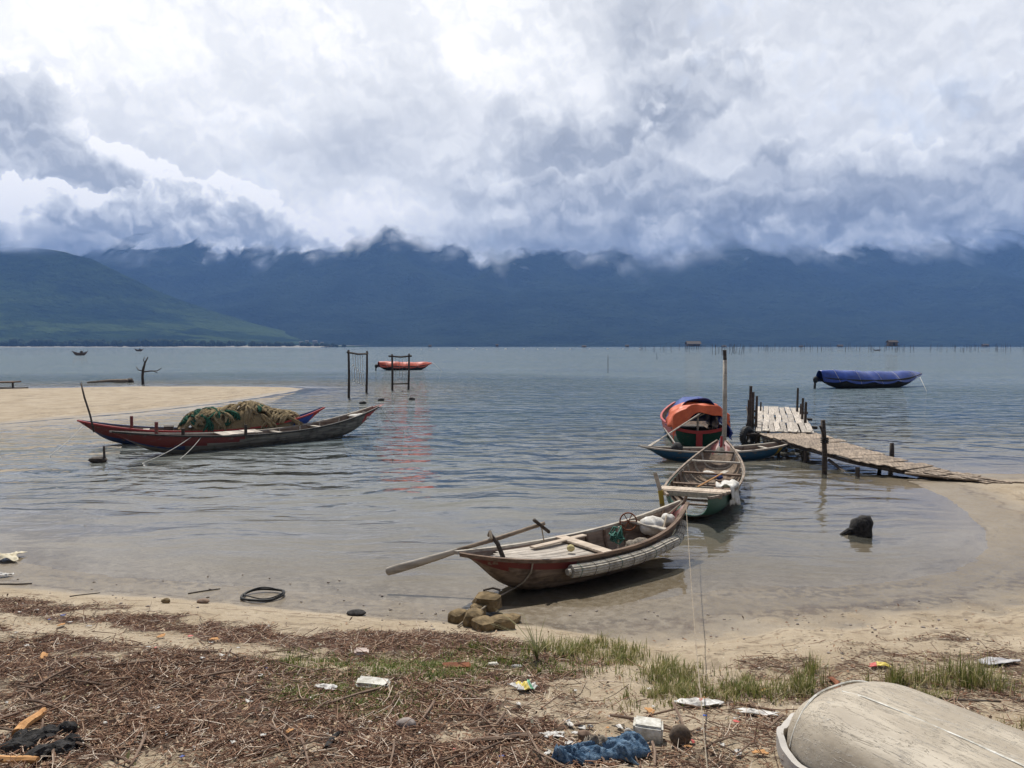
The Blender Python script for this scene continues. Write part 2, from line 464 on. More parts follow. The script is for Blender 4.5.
    finish(g, b.outputs[0])
    return m

ASH = on(36, 742)
def build_ground():
    ys = np.concatenate([np.linspace(-40, 2.5, 60)[:-1], np.linspace(2.5, 12, 520)[:-1], np.geomspace(12, 60, 330)[:-1], np.geomspace(60, 9000, 120)])
    X, Y = fan(ys, 620, 4.6)
    Z = ground(X, Y)
    lit, s = lit_masks(X, Y, Z)
    wet = sstep(Z, 0.085, 0.02)
    wet = np.maximum(wet, sstep(s, 1.7, 0.7) * sstep(X, 0.0, 2.0) * (s > -0.5) * sstep(Y, 10.6, 9.4))
    wet = wet * (1 - 0.25 * sstep(Y, 10.5, 13))
    ash = np.exp(-(((X - ASH.x) / 0.42) ** 2 + ((Y - ASH.y) / 0.26) ** 2))
    under = sstep(Z, 0.0, -0.10)
    o = grid_obj('ground', X, Y, Z, ground_mat(), {'litter': lit, 'wet': wet, 'ash': ash, 'under': under})
    tag(o, None, None, kind='structure')
    return o
build_ground()

# ---------------------------------------------------------------- water
def water_mat():
    m, g = new_mat("lagoon_water")
    p = pos(g); x, y, z = g.sep(p)
    depth = attr(g, 'depth')
    calm = attr(g, 'calm')            # 0 in the sheltered shallows, 1 out on the lagoon
    # wind ripples: short crests lying roughly along X, plus longer swell and catspaws
    pw = g.v('ADD', p, g.v('MULTIPLY', g.v('SUBTRACT', g.noise(p, 0.25, 2, 0.5, 1), (0.5, 0.5, 0.5)), (1.6, 1.6, 0)))
    r1 = g.noise(g.v('MULTIPLY', pw, (0.75, 1.20, 1)), 1.0, 1.5, 0.42)
    r2 = g.noise(g.v('MULTIPLY', pw, (2.4, 3.4, 1)), 1.0, 2, 0.45)
    r3 = g.noise(g.v('MULTIPLY', pw, (0.22, 0.30, 1)), 1.0, 2, 0.5)
    r4 = g.noise(g.v('MULTIPLY', pw, (0.30, 3.4, 1)), 1.0, 2, 0.5, dist=0.5)
    r5 = g.noise(g.v('MULTIPLY', pw, (6.0, 9.0, 1)), 1.0, 2, 0.5)
    paws = g.ss(g.noise(g.v('MULTIPLY', p, (0.012, 0.055, 1)), 1.0, 4, 0.6), 0.35, 0.65)
    paws2 = g.ss(g.noise(g.v('MULTIPLY', p, (0.25, 0.4, 1)), 1.0, 2, 0.5), 0.35, 0.65, 0.25, 1.0)
    amp = g.mix(paws, 0.7, 1.5, 'FLOAT')
    amp = g.mix(calm, 0.14, amp, 'FLOAT')
    hh = g.m('ADD', g.m('MULTIPLY', r1, 0.33), g.m('ADD', g.m('MULTIPLY', r2, 0.072), g.m('ADD', g.m('MULTIPLY', r3, 0.20), g.m('MULTIPLY', r5, 0.007))))
    amp = g.m('MULTIPLY', amp, g.ss(y, 20, 60, 1.0, 1.8))
    hh = g.m('MULTIPLY', hh, amp)
    hh = g.m('ADD', hh, g.m('MULTIPLY', g.m('MULTIPLY', r4, g.m('MULTIPLY', paws2, 0.030)), g.m('SUBTRACT', 1.1, calm)))
    hh = g.m('MULTIPLY', hh, g.ss(depth, 0.0, 0.10, 0.05, 1.0))
    nor = bump(g, hh, 1.0, 1.0)
    gl = g.node('ShaderNodeBsdfAnisotropic', {'distribution': 'GGX'}, Color=(1, 1, 1), Roughness=0.045, Normal=nor) if False else g.node('ShaderNodeBsdfGlossy', None, Color=(0.97, 0.98, 1.0), Roughness=0.02, Normal=nor)
    tr = g.node('ShaderNodeBsdfTransparent', None, Color=g.mix(g.ss(depth, 0.0, 0.8, smooth=False), (0.98, 0.975, 0.955), (0.62, 0.60, 0.46)))
    mc = g.mix(g.ss(depth, 0.15, 0.8), (0.21, 0.205, 0.17), (0.075, 0.105, 0.12))
    murk_sheen = g.node('ShaderNodeBsdfDiffuse', None, Color=g.mix(g.ss(depth, 1.2, 3.0), mc, (0.27, 0.325, 0.35)))  # murk, paled far out to make up for weak sky reflection
    turb = g.m('SUBTRACT', 1.0, g.m('EXPONENT', g.m('MULTIPLY', depth, -2.6)))
    body = g.n.new('ShaderNodeMixShader'); g.put(body.inputs[0], turb); g.l.new(tr.outputs[0], body.inputs[1]); g.l.new(murk_sheen.outputs[0], body.inputs[2])
    fr = g.node('ShaderNodeFresnel', None, IOR=1.333, Normal=nor).outputs[0]
    mx = g.n.new('ShaderNodeMixShader'); g.put(mx.inputs[0], fr); g.l.new(body.outputs[0], mx.inputs[1]); g.l.new(gl.outputs[0], mx.inputs[2])
    finish(g, mx.outputs[0])
    return m
def build_water():
    ys = np.concatenate([np.linspace(6.0, 14, 110)[:-1], np.geomspace(14, 120, 170)[:-1], np.geomspace(120, 9000, 60)])
    X, Y = fan(ys, 300, 4.2)
    D = np.clip(-ground(X, Y, False), 0, 3)
    s1 = np.full(X.shape, -200.0); nr = (np.abs(X) < 150) & (Y < 140)
    s1[nr] = sdf(bank_poly, X[nr], Y[nr])
    s2 = np.full(X.shape, -200.0); s2[nr] = sdf(spit_poly, X[nr], Y[nr])
    calm = sstep(-s1, 0.3, 9.0) * sstep(-s2, 0.0, 6.0) * sstep(Y, 9, 26)
    calm = calm * (1 - 0.55 * sstep(Y, 17, 12))
    o = grid_obj('water', X, Y, np.zeros_like(X), water_mat(), {'depth': D, 'calm': calm})
    tag(o, None, None, kind='structure')
build_water()

# ---------------------------------------------------------------- mountains
CLOUD_EL = 0.108
def hill_mat(name, ca, cb, patch=None, base_h=None, amp=150.0, sc=0.0016, soft=60.0, spurs=()):
    m, g = new_mat(name)
    p = pos(g); x, y, z = g.sep(p)
    n = g.noise(p, 0.004, 7, 0.62); n2 = g.noise(p, 0.03, 4, 0.6)
    f = g.m('ADD', g.m('MULTIPLY', n, 0.7), g.m('MULTIPLY', n2, 0.3))
    c = g.mix(g.ss(f, 0.36, 0.64), ca, cb)  # both forest colours are darkened to stand in for cloud shade
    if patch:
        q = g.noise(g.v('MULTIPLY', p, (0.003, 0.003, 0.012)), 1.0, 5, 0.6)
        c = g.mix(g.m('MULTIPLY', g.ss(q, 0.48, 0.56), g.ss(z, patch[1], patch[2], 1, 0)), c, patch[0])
    b = g.node('ShaderNodeBsdfDiffuse', None, Color=c, Normal=bump(g, f, 1.0, 160.0))
    sh = b.outputs[0]
    if base_h:
        # the tops dissolve where they enter the cloud base
        p2 = g.xyz(x, z, 0.0)
        w = g.v('ADD', p2, g.v('MULTIPLY', g.v('SUBTRACT', g.noise(p2, 0.006, 4, 0.55, 1, dim='2D'), (0.5,) * 3), (90, 70, 0)))
        v = g.m('SUBTRACT', 0.5, g.vor(w, sc * 2.3, 2.6, 0.5, dim='2D'))
        k = g.m('ADD', g.m('MULTIPLY', v, 0.85), g.m('MULTIPLY', g.m('SUBTRACT', g.noise(w, sc * 1.6, 6, 0.54, dim='2D'), 0.5), 1.1))
        low = g.m('SUBTRACT', g.noise(p2, 0.0011, 2, 0.5, dim='2D'), 0.5)
        hz = g.m('ADD', z, g.m('MULTIPLY', k, amp))
        # the cloud base is higher over some spurs, lower in the valleys between
        hz = g.m('ADD', hz, g.m('MULTIPLY', low, amp * 1.3))
        for x0, wd, dh in spurs:
            q = g.m('DIVIDE', g.m('SUBTRACT', x, x0), wd)
            hz = g.m('SUBTRACT', hz, g.m('MULTIPLY', g.m('EXPONENT', g.m('MULTIPLY', g.m('MULTIPLY', q, q), -1.0)), dh))
        sf = g.m('MULTIPLY', g.ss(g.noise(p2, 0.0024, 3, 0.5, dim='2D'), 0.35, 0.65, 0.45, 1.6), soft)
        a = g.ss(g.m('SUBTRACT', hz, base_h), g.m('MULTIPLY', sf, -1.0), sf)
        # thin veils and loose scraps that hang lower
        veil = g.m('MULTIPLY', g.ss(hz, base_h - amp * 1.1, base_h), g.ss(g.noise(w, sc * 2.0, 6, 0.6, dim='2D'), 0.44, 0.72))
        a = g.m('MAXIMUM', a, g.m('MULTIPLY', veil, 0.6))
        scr = g.m('MULTIPLY', g.ss(g.noise(g.v('MULTIPLY', w, (1, 1.6, 1)), 0.008, 5, 0.6, dim='2D'), 0.64, 0.80), g.ss(hz, base_h - amp * 1.6, base_h - amp * .6))
        a = g.m('MAXIMUM', a, g.m('MULTIPLY', scr, 0.55))
        # loose scraps of cloud that hang lower
        tr = g.node('ShaderNodeBsdfTransparent')
        mx = g.n.new('ShaderNodeMixShader'); g.put(mx.inputs[0], a); g.l.new(sh, mx.inputs[1]); g.l.new(tr.outputs[0], mx.inputs[2])
        sh = mx.outputs[0]
    finish(g, sh)
    return m

def ridge_noise(x, y, o=5):
    s, a, t = 0, 1.0, 0
    for i in range(o):
        s = s + a * (1 - np.abs(2 * vnoise(x * 2 ** i + 31 * i, y * 2 ** i + 7 * i) - 1)); t += a; a *= 0.5
    return s / t

def range_obj(name, Yr, depth, prof, mat, nx=520, ny=110, rough=0.16, xlim=None, front=0.62):
    """A mountain range: skyline heights PROF (pixel column, row) at distance Yr, sloping to the water in front."""
    px = np.array([q[0] for q in prof], float); py = np.array([q[1] for q in prof], float)
    xs = np.linspace((px[0] - 512) / F * Yr, (px[-1] - 512) / F * Yr, nx)
    hh = np.interp(xs, (px - 512) / F * Yr, (Y0 - py) / F * Yr + H)
    t = np.linspace(0, 1.25, ny)
    X = np.repeat(xs[None], ny, 0); T = np.repeat(t[:, None], nx, 1)
    Y = Yr - depth + T * depth
    up = np.clip(T, 0, 1); dn = np.clip(T - 1, 0, 1) * 4
    base = (0.30 * up + 0.70 * up ** 1.7) * (1 - dn ** 1.5)
    e = ridge_noise(X / 900.0, Y / 1100.0 + 3)
    e2 = ridge_noise(X / 260.0 + 40, Y / 420.0, 4)
    mod = 1 + rough * 2.2 * (e - 0.62) * (1 - up ** 3) + rough * 0.9 * (e2 - 0.62) * (0.25 + 0.75 * (1 - up))
    Z = hh[None] * base * mod - 3 * (1 - up) - 1.5
    o = grid_obj(name, X, Y, Z, mat)
    return tag(o, None, None, kind='structure')

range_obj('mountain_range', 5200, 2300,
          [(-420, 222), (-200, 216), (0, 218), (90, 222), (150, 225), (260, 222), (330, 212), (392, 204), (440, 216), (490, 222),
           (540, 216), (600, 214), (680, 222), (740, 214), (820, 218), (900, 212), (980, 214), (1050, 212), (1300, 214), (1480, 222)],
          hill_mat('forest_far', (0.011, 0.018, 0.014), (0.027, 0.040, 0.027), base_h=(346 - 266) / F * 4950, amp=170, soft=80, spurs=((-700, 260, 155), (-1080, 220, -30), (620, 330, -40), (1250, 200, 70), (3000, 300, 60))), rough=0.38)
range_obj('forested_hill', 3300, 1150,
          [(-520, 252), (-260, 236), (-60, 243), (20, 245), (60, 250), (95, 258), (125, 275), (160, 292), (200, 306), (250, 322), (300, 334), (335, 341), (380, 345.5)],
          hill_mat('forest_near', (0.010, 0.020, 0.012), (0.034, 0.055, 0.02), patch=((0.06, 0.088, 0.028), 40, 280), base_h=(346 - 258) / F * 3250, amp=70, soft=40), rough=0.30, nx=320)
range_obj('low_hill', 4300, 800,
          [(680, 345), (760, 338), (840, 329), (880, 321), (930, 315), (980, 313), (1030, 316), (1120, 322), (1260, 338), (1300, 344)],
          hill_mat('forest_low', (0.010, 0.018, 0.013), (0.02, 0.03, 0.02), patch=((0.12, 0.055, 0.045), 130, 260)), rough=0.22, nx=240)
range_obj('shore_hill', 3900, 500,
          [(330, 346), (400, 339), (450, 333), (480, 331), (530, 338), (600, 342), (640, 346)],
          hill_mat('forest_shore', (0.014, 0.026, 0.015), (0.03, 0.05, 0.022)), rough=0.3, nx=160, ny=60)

def build_haze():
    bm = bmesh.new()
    bmesh.ops.create_cube(bm, size=1.0)
    o = bm_obj('haze', bm, haze_mat())
    o.scale = (16000, 7600, 960); o.location = (0, 3300, 960 / 2 - 4.2)
    tag(o, None, None, kind='stuff')
def haze_mat():
    m, g = new_mat('moist_air')
    pv = g.node('ShaderNodeVolumePrincipled', None, Color=(0.235, 0.465, 1.0), Density=HAZE_D)
    pv.inputs['Anisotropy'].default_value = 0.0
    o = g.node('ShaderNodeOutputMaterial'); g.l.new(pv.outputs[0], o.inputs['Volume'])
    return m
HAZE_D = 0.000125
build_haze()
scene.cycles.volume_bounces = 0
scene.cycles.max_bounces = 8
scene.cycles.transparent_max_bounces = 10
scene.cycles.diffuse_bounces = 2
scene.cycles.glossy_bounces = 3
scene.cycles.sample_clamp_direct = 5.0
scene.cycles.sample_clamp_indirect = 4.0
scene.cycles.use_adaptive_sampling = True
scene.cycles.adaptive_threshold = 0.015
scene.cycles.caustics_reflective = False
scene.cycles.caustics_refractive = False
# ---------------------------------------------------------------- mesh kit
class MB:
    """Collects shapes and links them as ONE mesh."""
    def __init__(self, org=(0, 0, 0), rz=0.0):
        self.v = []; self.f = []; self.m = []
        self.inv = (Matrix.Translation(org) @ Matrix.Rotation(rz, 4, 'Z')).inverted()
    def raw(self, vs, fs, mi=0):
        o = len(self.v)
        self.v += [Vector(q) for q in vs]
        for f in fs:
            self.f.append([o + i for i in f]); self.m.append(mi)
    def tube(self, path, rad, n=6, mi=0, flat=1.0, cap=True, up=None, jit=0.0):
        path = [Vector(p) for p in path]
        k = len(path)
        if not hasattr(rad, '__len__'): rad = [rad] * k
        t0 = (path[1] - path[0]).normalized()
        ref = Vector(up) if up else (Vector((0, 0, 1)) if abs(t0.z) < 0.9 else Vector((1, 0, 0)))
        side = t0.cross(ref).normalized()
        o = len(self.v)
        for i, p in enumerate(path):
            t = (path[min(i + 1, k - 1)] - path[max(i - 1, 0)]).normalized()
            side = (side - t * side.dot(t)).normalized()
            nn = side.cross(t)
            for j in range(n):
                a = 2 * math.pi * (j + 0.5) / n
                r = rad[i] * (1 + random.uniform(-jit, jit))
                self.v.append(p + side * math.cos(a) * r + nn * math.sin(a) * r * flat)
        for i in range(k - 1):
            for j in range(n):
                a, b = o + i * n + j, o + i * n + (j + 1) % n
                self.f.append([a, b, b + n, a + n]); self.m.append(mi)
        if cap:
            self.f.append([o + j for j in range(n)][::-1]); self.m.append(mi)
            self.f.append([o + (k - 1) * n + j for j in range(n)]); self.m.append(mi)
    def bar(self, p0, p1, w, h, up=(0, 0, 1), mi=0, seg=1, jit=0.0, bev=0.006):
        """A plank or squared bar from p0 to p1, w wide across, h thick along up, with chamfered edges."""
        p0, p1 = Vector(p0), Vector(p1)
        t = (p1 - p0).normalized(); upv = Vector(up)
        s = t.cross(upv).normalized(); u = s.cross(t)
        bev = min(bev, w * 0.3, h * 0.3)
        prof = [(-w/2 + bev, -h/2), (w/2 - bev, -h/2), (w/2, -h/2 + bev), (w/2, h/2 - bev), (w/2 - bev, h/2), (-w/2 + bev, h/2), (-w/2, h/2 - bev), (-w/2, -h/2 + bev)]
        o = len(self.v); n = 8
        for i in range(seg + 1):
            c = p0.lerp(p1, i / seg)
            ja, jb = (random.uniform(-jit, jit), random.uniform(-jit, jit)) if jit else (0, 0)
            for a, b in prof:
                self.v.append(c + s * (a + ja) + u * (b + jb * 0.6))
        for i in range(seg):
            for j in range(n):
                a, b = o + i * n + j, o + i * n + (j + 1) % n
                self.f.append([a, b, b + n, a + n]); self.m.append(mi)
        self.f.append([o + j for j in range(n)][::-1]); self.m.append(mi)
        self.f.append([o + seg * n + j for j in range(n)]); self.m.append(mi)
    def sweep(self, path, w, h, outs, mi=0):
        """Rectangle w x h swept along a path; outs = outward direction at each point."""
        o = len(self.v); k = len(path)
        for i, p in enumerate(path):
            p = Vector(p); q = Vector(outs[i]).normalized(); u = Vector((0, 0, 1))
            for a, b in ((-.5, -.5), (.5, -.5), (.5, .5), (-.5, .5)):
                self.v.append(p + q * a * w + u * b * h)
        for i in range(k - 1):
            for j in range(4):
                a, b = o + i * 4 + j, o + i * 4 + (j + 1) % 4
                self.f.append([a, b, b + 4, a + 4]); self.m.append(mi)
        self.f.append([o, o + 1, o + 2, o + 3][::-1]); self.m.append(mi)
        self.f.append([o + (k - 1) * 4 + j for j in range(4)]); self.m.append(mi)
    def blob(self, c, r, seed=0, amp=0.25, fr=1.5, sub=2, rot=0.0, mi=0, square=1.0, floor=None):
        """Uneven lump (stone, sack, crumpled thing)."""
        bm = bmesh.new(); bmesh.ops.create_icosphere(bm, subdivisions=sub, radius=1.0)
        c = Vector(c); cr, sr = math.cos(rot), math.sin(rot)
        vs = []
        for v in bm.verts:
            d = v.co.normalized()
            q = Vector([math.copysign(abs(e) ** square, e) for e in d])
            a = 1 + amp * float(fbm(np.array([d.x * fr + seed * 3.7 + 2 * d.z]), np.array([d.y * fr + seed * 1.3 - d.z * fr]), 3)[0]) * 2
            x, y, z = q.x * r[0] * a, q.y * r[1] * a, q.z * r[2] * a
            if floor is not None: z = max(z, floor)
            vs.append((c.x + x * cr - y * sr, c.y + x * sr + y * cr, c.z + z))
        self.raw(vs, [[q.index for q in f.verts] for f in bm.faces], mi); bm.free()
    def sheet(self, fn, nu, nv, mi=0):
        o = len(self.v)
        for i in range(nu + 1):
            for j in range(nv + 1):
                self.v.append(Vector(fn(i / nu, j / nv)))
        for i in range(nu):
            for j in range(nv):
                a = o + i * (nv + 1) + j
                self.f.append([a, a + nv + 1, a + nv + 2, a + 1]); self.m.append(mi)
    def build(self, name, mats, parent=None, smooth=False, solid=0.0):
        vs = [self.inv @ q for q in self.v]
        o = mesh_obj(name, vs, self.f, mats, parent, smooth, self.m)
        bm = bmesh.new(); bm.from_mesh(o.data)
        bmesh.ops.recalc_face_normals(bm, faces=bm.faces); bm.to_mesh(o.data); bm.free()
        if solid:
            md = o.modifiers.new('solid', 'SOLIDIFY'); md.thickness = solid; md.offset = 0
        return o

def sag(a, b, drop, n=14):
    a, b = Vector(a), Vector(b)
    return [a.lerp(b, i / n) - Vector((0, 0, drop * 4 * (i / n) * (1 - i / n))) for i in range(n + 1)]

# ---------------------------------------------------------------- materials
def isl(g):
    return g.node('ShaderNodeNewGeometry').outputs['Random Per Island']
def wood(name, c1, c2, stretch=(2.0, 22, 22), dark=0.5, rough=0.82, grain=0.006):
    m, g = new_mat(name)
    p = objc(g)
    r = isl(g)
    q = g.v('ADD', g.v('MULTIPLY', p, stretch), g.xyz(g.m('MULTIPLY', r, 37.0), g.m('MULTIPLY', r, 11.0), 0.0))
    n = g.noise(q, 1.0, 6, 0.62, dist=0.4); k = g.noise(p, 5.0, 4, 0.6)
    c = g.mix(g.ss(n, 0.30, 0.70), c1, c2)
    c = g.mix(g.m('MULTIPLY', g.ss(k, 0.46, 0.72), dark), c, tuple(x * 0.35 for x in c1))
    c = g.v('SCALE', c); c.node.inputs['Scale'].default_value = 1
    g.l.new(g.m('MULTIPLY_ADD', r, 0.5, 0.75), c.node.inputs['Scale'])
    b = g.node('ShaderNodeBsdfPrincipled', None, Base_Color=c, Roughness=rough, Normal=bump(g, n, 0.7, grain))
    b.inputs['Specular IOR Level'].default_value = 0.3
    finish(g, b.outputs[0]); return m
def paint(name, col, under=(0.20, 0.15, 0.11), wear=0.42, rough=0.55, dirt=0.35, stretch=(3, 9, 14)):
    m, g = new_mat(name)
    p = objc(g)
    n = g.noise(g.v('MULTIPLY', p, stretch), 1.0, 7, 0.68); k = g.noise(p, 3.2, 5, 0.62)
    c = g.mix(g.m('MULTIPLY', g.ss(k, 0.4, 0.72), dirt), col, tuple(x * 0.4 + 0.02 for x in col))
    f = g.ss(g.m('ADD', g.m('MULTIPLY', n, 0.75), g.m('MULTIPLY', k, 0.25)), 0.66 - wear * 0.3, 0.70 - wear * 0.3)
    c = g.mix(f, c, g.mix(n, tuple(x * 0.6 for x in under), tuple(x * 1.3 for x in under)))
    b = g.node('ShaderNodeBsdfPrincipled', None, Base_Color=c, Roughness=g.mix(f, rough, 0.85, 'FLOAT'), Normal=bump(g, g.m('SUBTRACT', n, g.m('MULTIPLY', f, 0.3)), 0.5, 0.008))
    finish(g, b.outputs[0]); return m
def plain(name, c1, c2, scale=12.0, rough=0.7, spec=0.4, bstr=0.4, bd=0.01, trans=0.0, rnd=0.0):
    m, g = new_mat(name)
    p = objc(g)
    n = g.noise(p, scale, 6, 0.62)
    c = g.mix(g.ss(n, 0.32, 0.68), c1, c2)
    if rnd:
        r = isl(g)
        c = g.v('SCALE', c); g.l.new(g.m('MULTIPLY_ADD', r, rnd, 1 - rnd / 2), c.node.inputs['Scale'])
    b = g.node('ShaderNodeBsdfPrincipled', None, Base_Color=c, Roughness=rough, Normal=bump(g, n, bstr, bd))
    b.inputs['Specular IOR Level'].default_value = spec
    sh = b.outputs[0]
    if trans:
        t = g.node('ShaderNodeBsdfTranslucent', None, Color=c)
        mx = g.n.new('ShaderNodeMixShader'); mx.inputs[0].default_value = trans
        g.l.new(sh, mx.inputs[1]); g.l.new(t.outputs[0], mx.inputs[2]); sh = mx.outputs[0]
    finish(g, sh); return m
M = {}
M['grey_wood'] = wood('weathered_grey_wood', (0.30, 0.265, 0.22), (0.52, 0.47, 0.40))
M['pale_plank'] = wood('bleached_planks', (0.30, 0.26, 0.22), (0.55, 0.49, 0.42), dark=0.45)
M['brown_plank'] = wood('brown_planks', (0.15, 0.115, 0.085), (0.38, 0.30, 0.225), dark=0.45)
M['deck_plank'] = wood('boat_deck_boards', (0.36, 0.29, 0.22), (0.58, 0.48, 0.38), dark=0.3)
M['dark_wood'] = wood('wet_dark_wood', (0.035, 0.027, 0.022), (0.10, 0.08, 0.065))
M['brown_wood'] = wood('old_brown_wood', (0.10, 0.065, 0.045), (0.22, 0.15, 0.105))
M['hull_wood'] = wood('hull_boards', (0.12, 0.085, 0.06), (0.27, 0.20, 0.145), stretch=(1.2, 8, 16), dark=0.7)
M['hull_grey'] = wood('greyed_hull_boards', (0.10, 0.09, 0.075), (0.27, 0.25, 0.205), stretch=(1.2, 8, 16), dark=0.6)
M['inside_wood'] = wood('inner_hull_boards', (0.12, 0.085, 0.065), (0.28, 0.215, 0.165), stretch=(1.2, 8, 16), dark=0.5)
M['boat_rail'] = wood('dark_rail_wood', (0.14, 0.105, 0.08), (0.34, 0.27, 0.21), dark=0.5)
M['hull_black'] = plain('tarred_hull', (0.02, 0.018, 0.016), (0.055, 0.05, 0.042), 6)
M['red_paint'] = paint('faded_red_paint', (0.17, 0.03, 0.024), wear=0.30)
M['bright_red'] = paint('red_paint', (0.40, 0.035, 0.03), wear=0.12, dirt=0.25)
M['green_paint'] = paint('green_paint', (0.025, 0.10, 0.065), wear=0.22)
M['blue_paint'] = paint('blue_paint', (0.025, 0.10, 0.19), wear=0.25)
M['strong_blue'] = paint('strong_blue_paint', (0.02, 0.07, 0.33), wear=0.12)
M['navy_paint'] = paint('dull_navy_paint', (0.035, 0.06, 0.15), wear=0.35)
M['yellow_paint'] = paint('yellow_paint', (0.50, 0.34, 0.05), wear=0.35)
M['bamboo'] = wood('pale_bamboo', (0.28, 0.25, 0.20), (0.55, 0.51, 0.43), stretch=(3, 30, 30), dark=0.5)
M['rope'] = plain('old_rope', (0.22, 0.18, 0.13), (0.38, 0.32, 0.25), 60, 0.95, 0.1)
M['pale_rope'] = plain('pale_nylon_line', (0.42, 0.40, 0.36), (0.6, 0.58, 0.53), 60, 0.8, 0.2)
M['green_cord'] = plain('green_cord', (0.03, 0.10, 0.08), (0.06, 0.20, 0.15), 40, 0.8)
M['orange_tarp'] = plain('orange_tarpaulin', (0.60, 0.105, 0.035), (0.72, 0.15, 0.05), 4, 0.5, 0.4, 0.5, 0.03, trans=0.12)
M['blue_tarp'] = plain('blue_tarpaulin', (0.012, 0.036, 0.20), (0.02, 0.06, 0.30), 3, 0.26, 0.5, 0.4, 0.03)
M['red_tarp'] = plain('red_tarpaulin', (0.42, 0.055, 0.025), (0.55, 0.085, 0.035), 3, 0.45, 0.4, 0.4, 0.03)
M['white_cloth'] = plain('white_sacking', (0.50, 0.47, 0.42), (0.74, 0.72, 0.67), 9, 0.85, 0.2, 0.6, 0.02)
M['white_plastic'] = plain('white_plastic', (0.30, 0.28, 0.25), (0.74, 0.72, 0.68), 16, 0.55, 0.4)
M['foam'] = plain('dirty_foam', (0.42, 0.40, 0.34), (0.74, 0.72, 0.66), 14, 0.9, 0.2, 0.8, 0.02)
M['rubber'] = plain('black_rubber', (0.012, 0.012, 0.012), (0.035, 0.034, 0.032), 20, 0.7)
M['tan_net'] = plain('tan_netting', (0.17, 0.125, 0.07), (0.50, 0.39, 0.23), 60, 0.95, 0.1, 1.0, 0.03, rnd=0.7)
M['green_net'] = plain('green_netting', (0.02, 0.07, 0.045), (0.05, 0.15, 0.10), 38, 0.95, 0.1, 1.0, 0.03, rnd=0.5)
M['stone'] = plain('brown_stone', (0.085, 0.06, 0.03), (0.27, 0.195, 0.105), 7, 0.9, 0.2, 0.8, 0.03)
M['grey_stone'] = plain('grey_stone', (0.20, 0.17, 0.15), (0.36, 0.31, 0.28), 9, 0.9, 0.2, 0.8, 0.02)
M['rust'] = plain('rusty_metal', (0.12, 0.04, 0.02), (0.25, 0.09, 0.04), 14, 0.85, 0.3)
M['denim'] = plain('blue_cloth', (0.04, 0.085, 0.15), (0.17, 0.25, 0.34), 30, 0.95, 0.1, 0.9, 0.03)
M['grey_cloth'] = plain('grey_brown_cloth', (0.14, 0.12, 0.10), (0.30, 0.26, 0.21), 22, 0.95, 0.1, 0.9, 0.03)
M['charred'] = plain('charred_wood', (0.010, 0.009, 0.009), (0.05, 0.046, 0.043), 18, 0.9, 0.3, 0.9, 0.03)
M['orange_wood'] = wood('split_orange_wood', (0.36, 0.17, 0.06), (0.56, 0.31, 0.13), dark=0.3)
M['twig_wood'] = wood('driftwood', (0.12, 0.075, 0.052), (0.30, 0.215, 0.155), stretch=(4, 30, 30), dark=0.3)
M['roof_white'] = plain('pale_roof', (0.55, 0.55, 0.55), (0.7, 0.7, 0.7), 0.5, 0.6)
M['wall_pale'] = plain('plaster', (0.16, 0.16, 0.15), (0.24, 0.23, 0.22), 0.5)

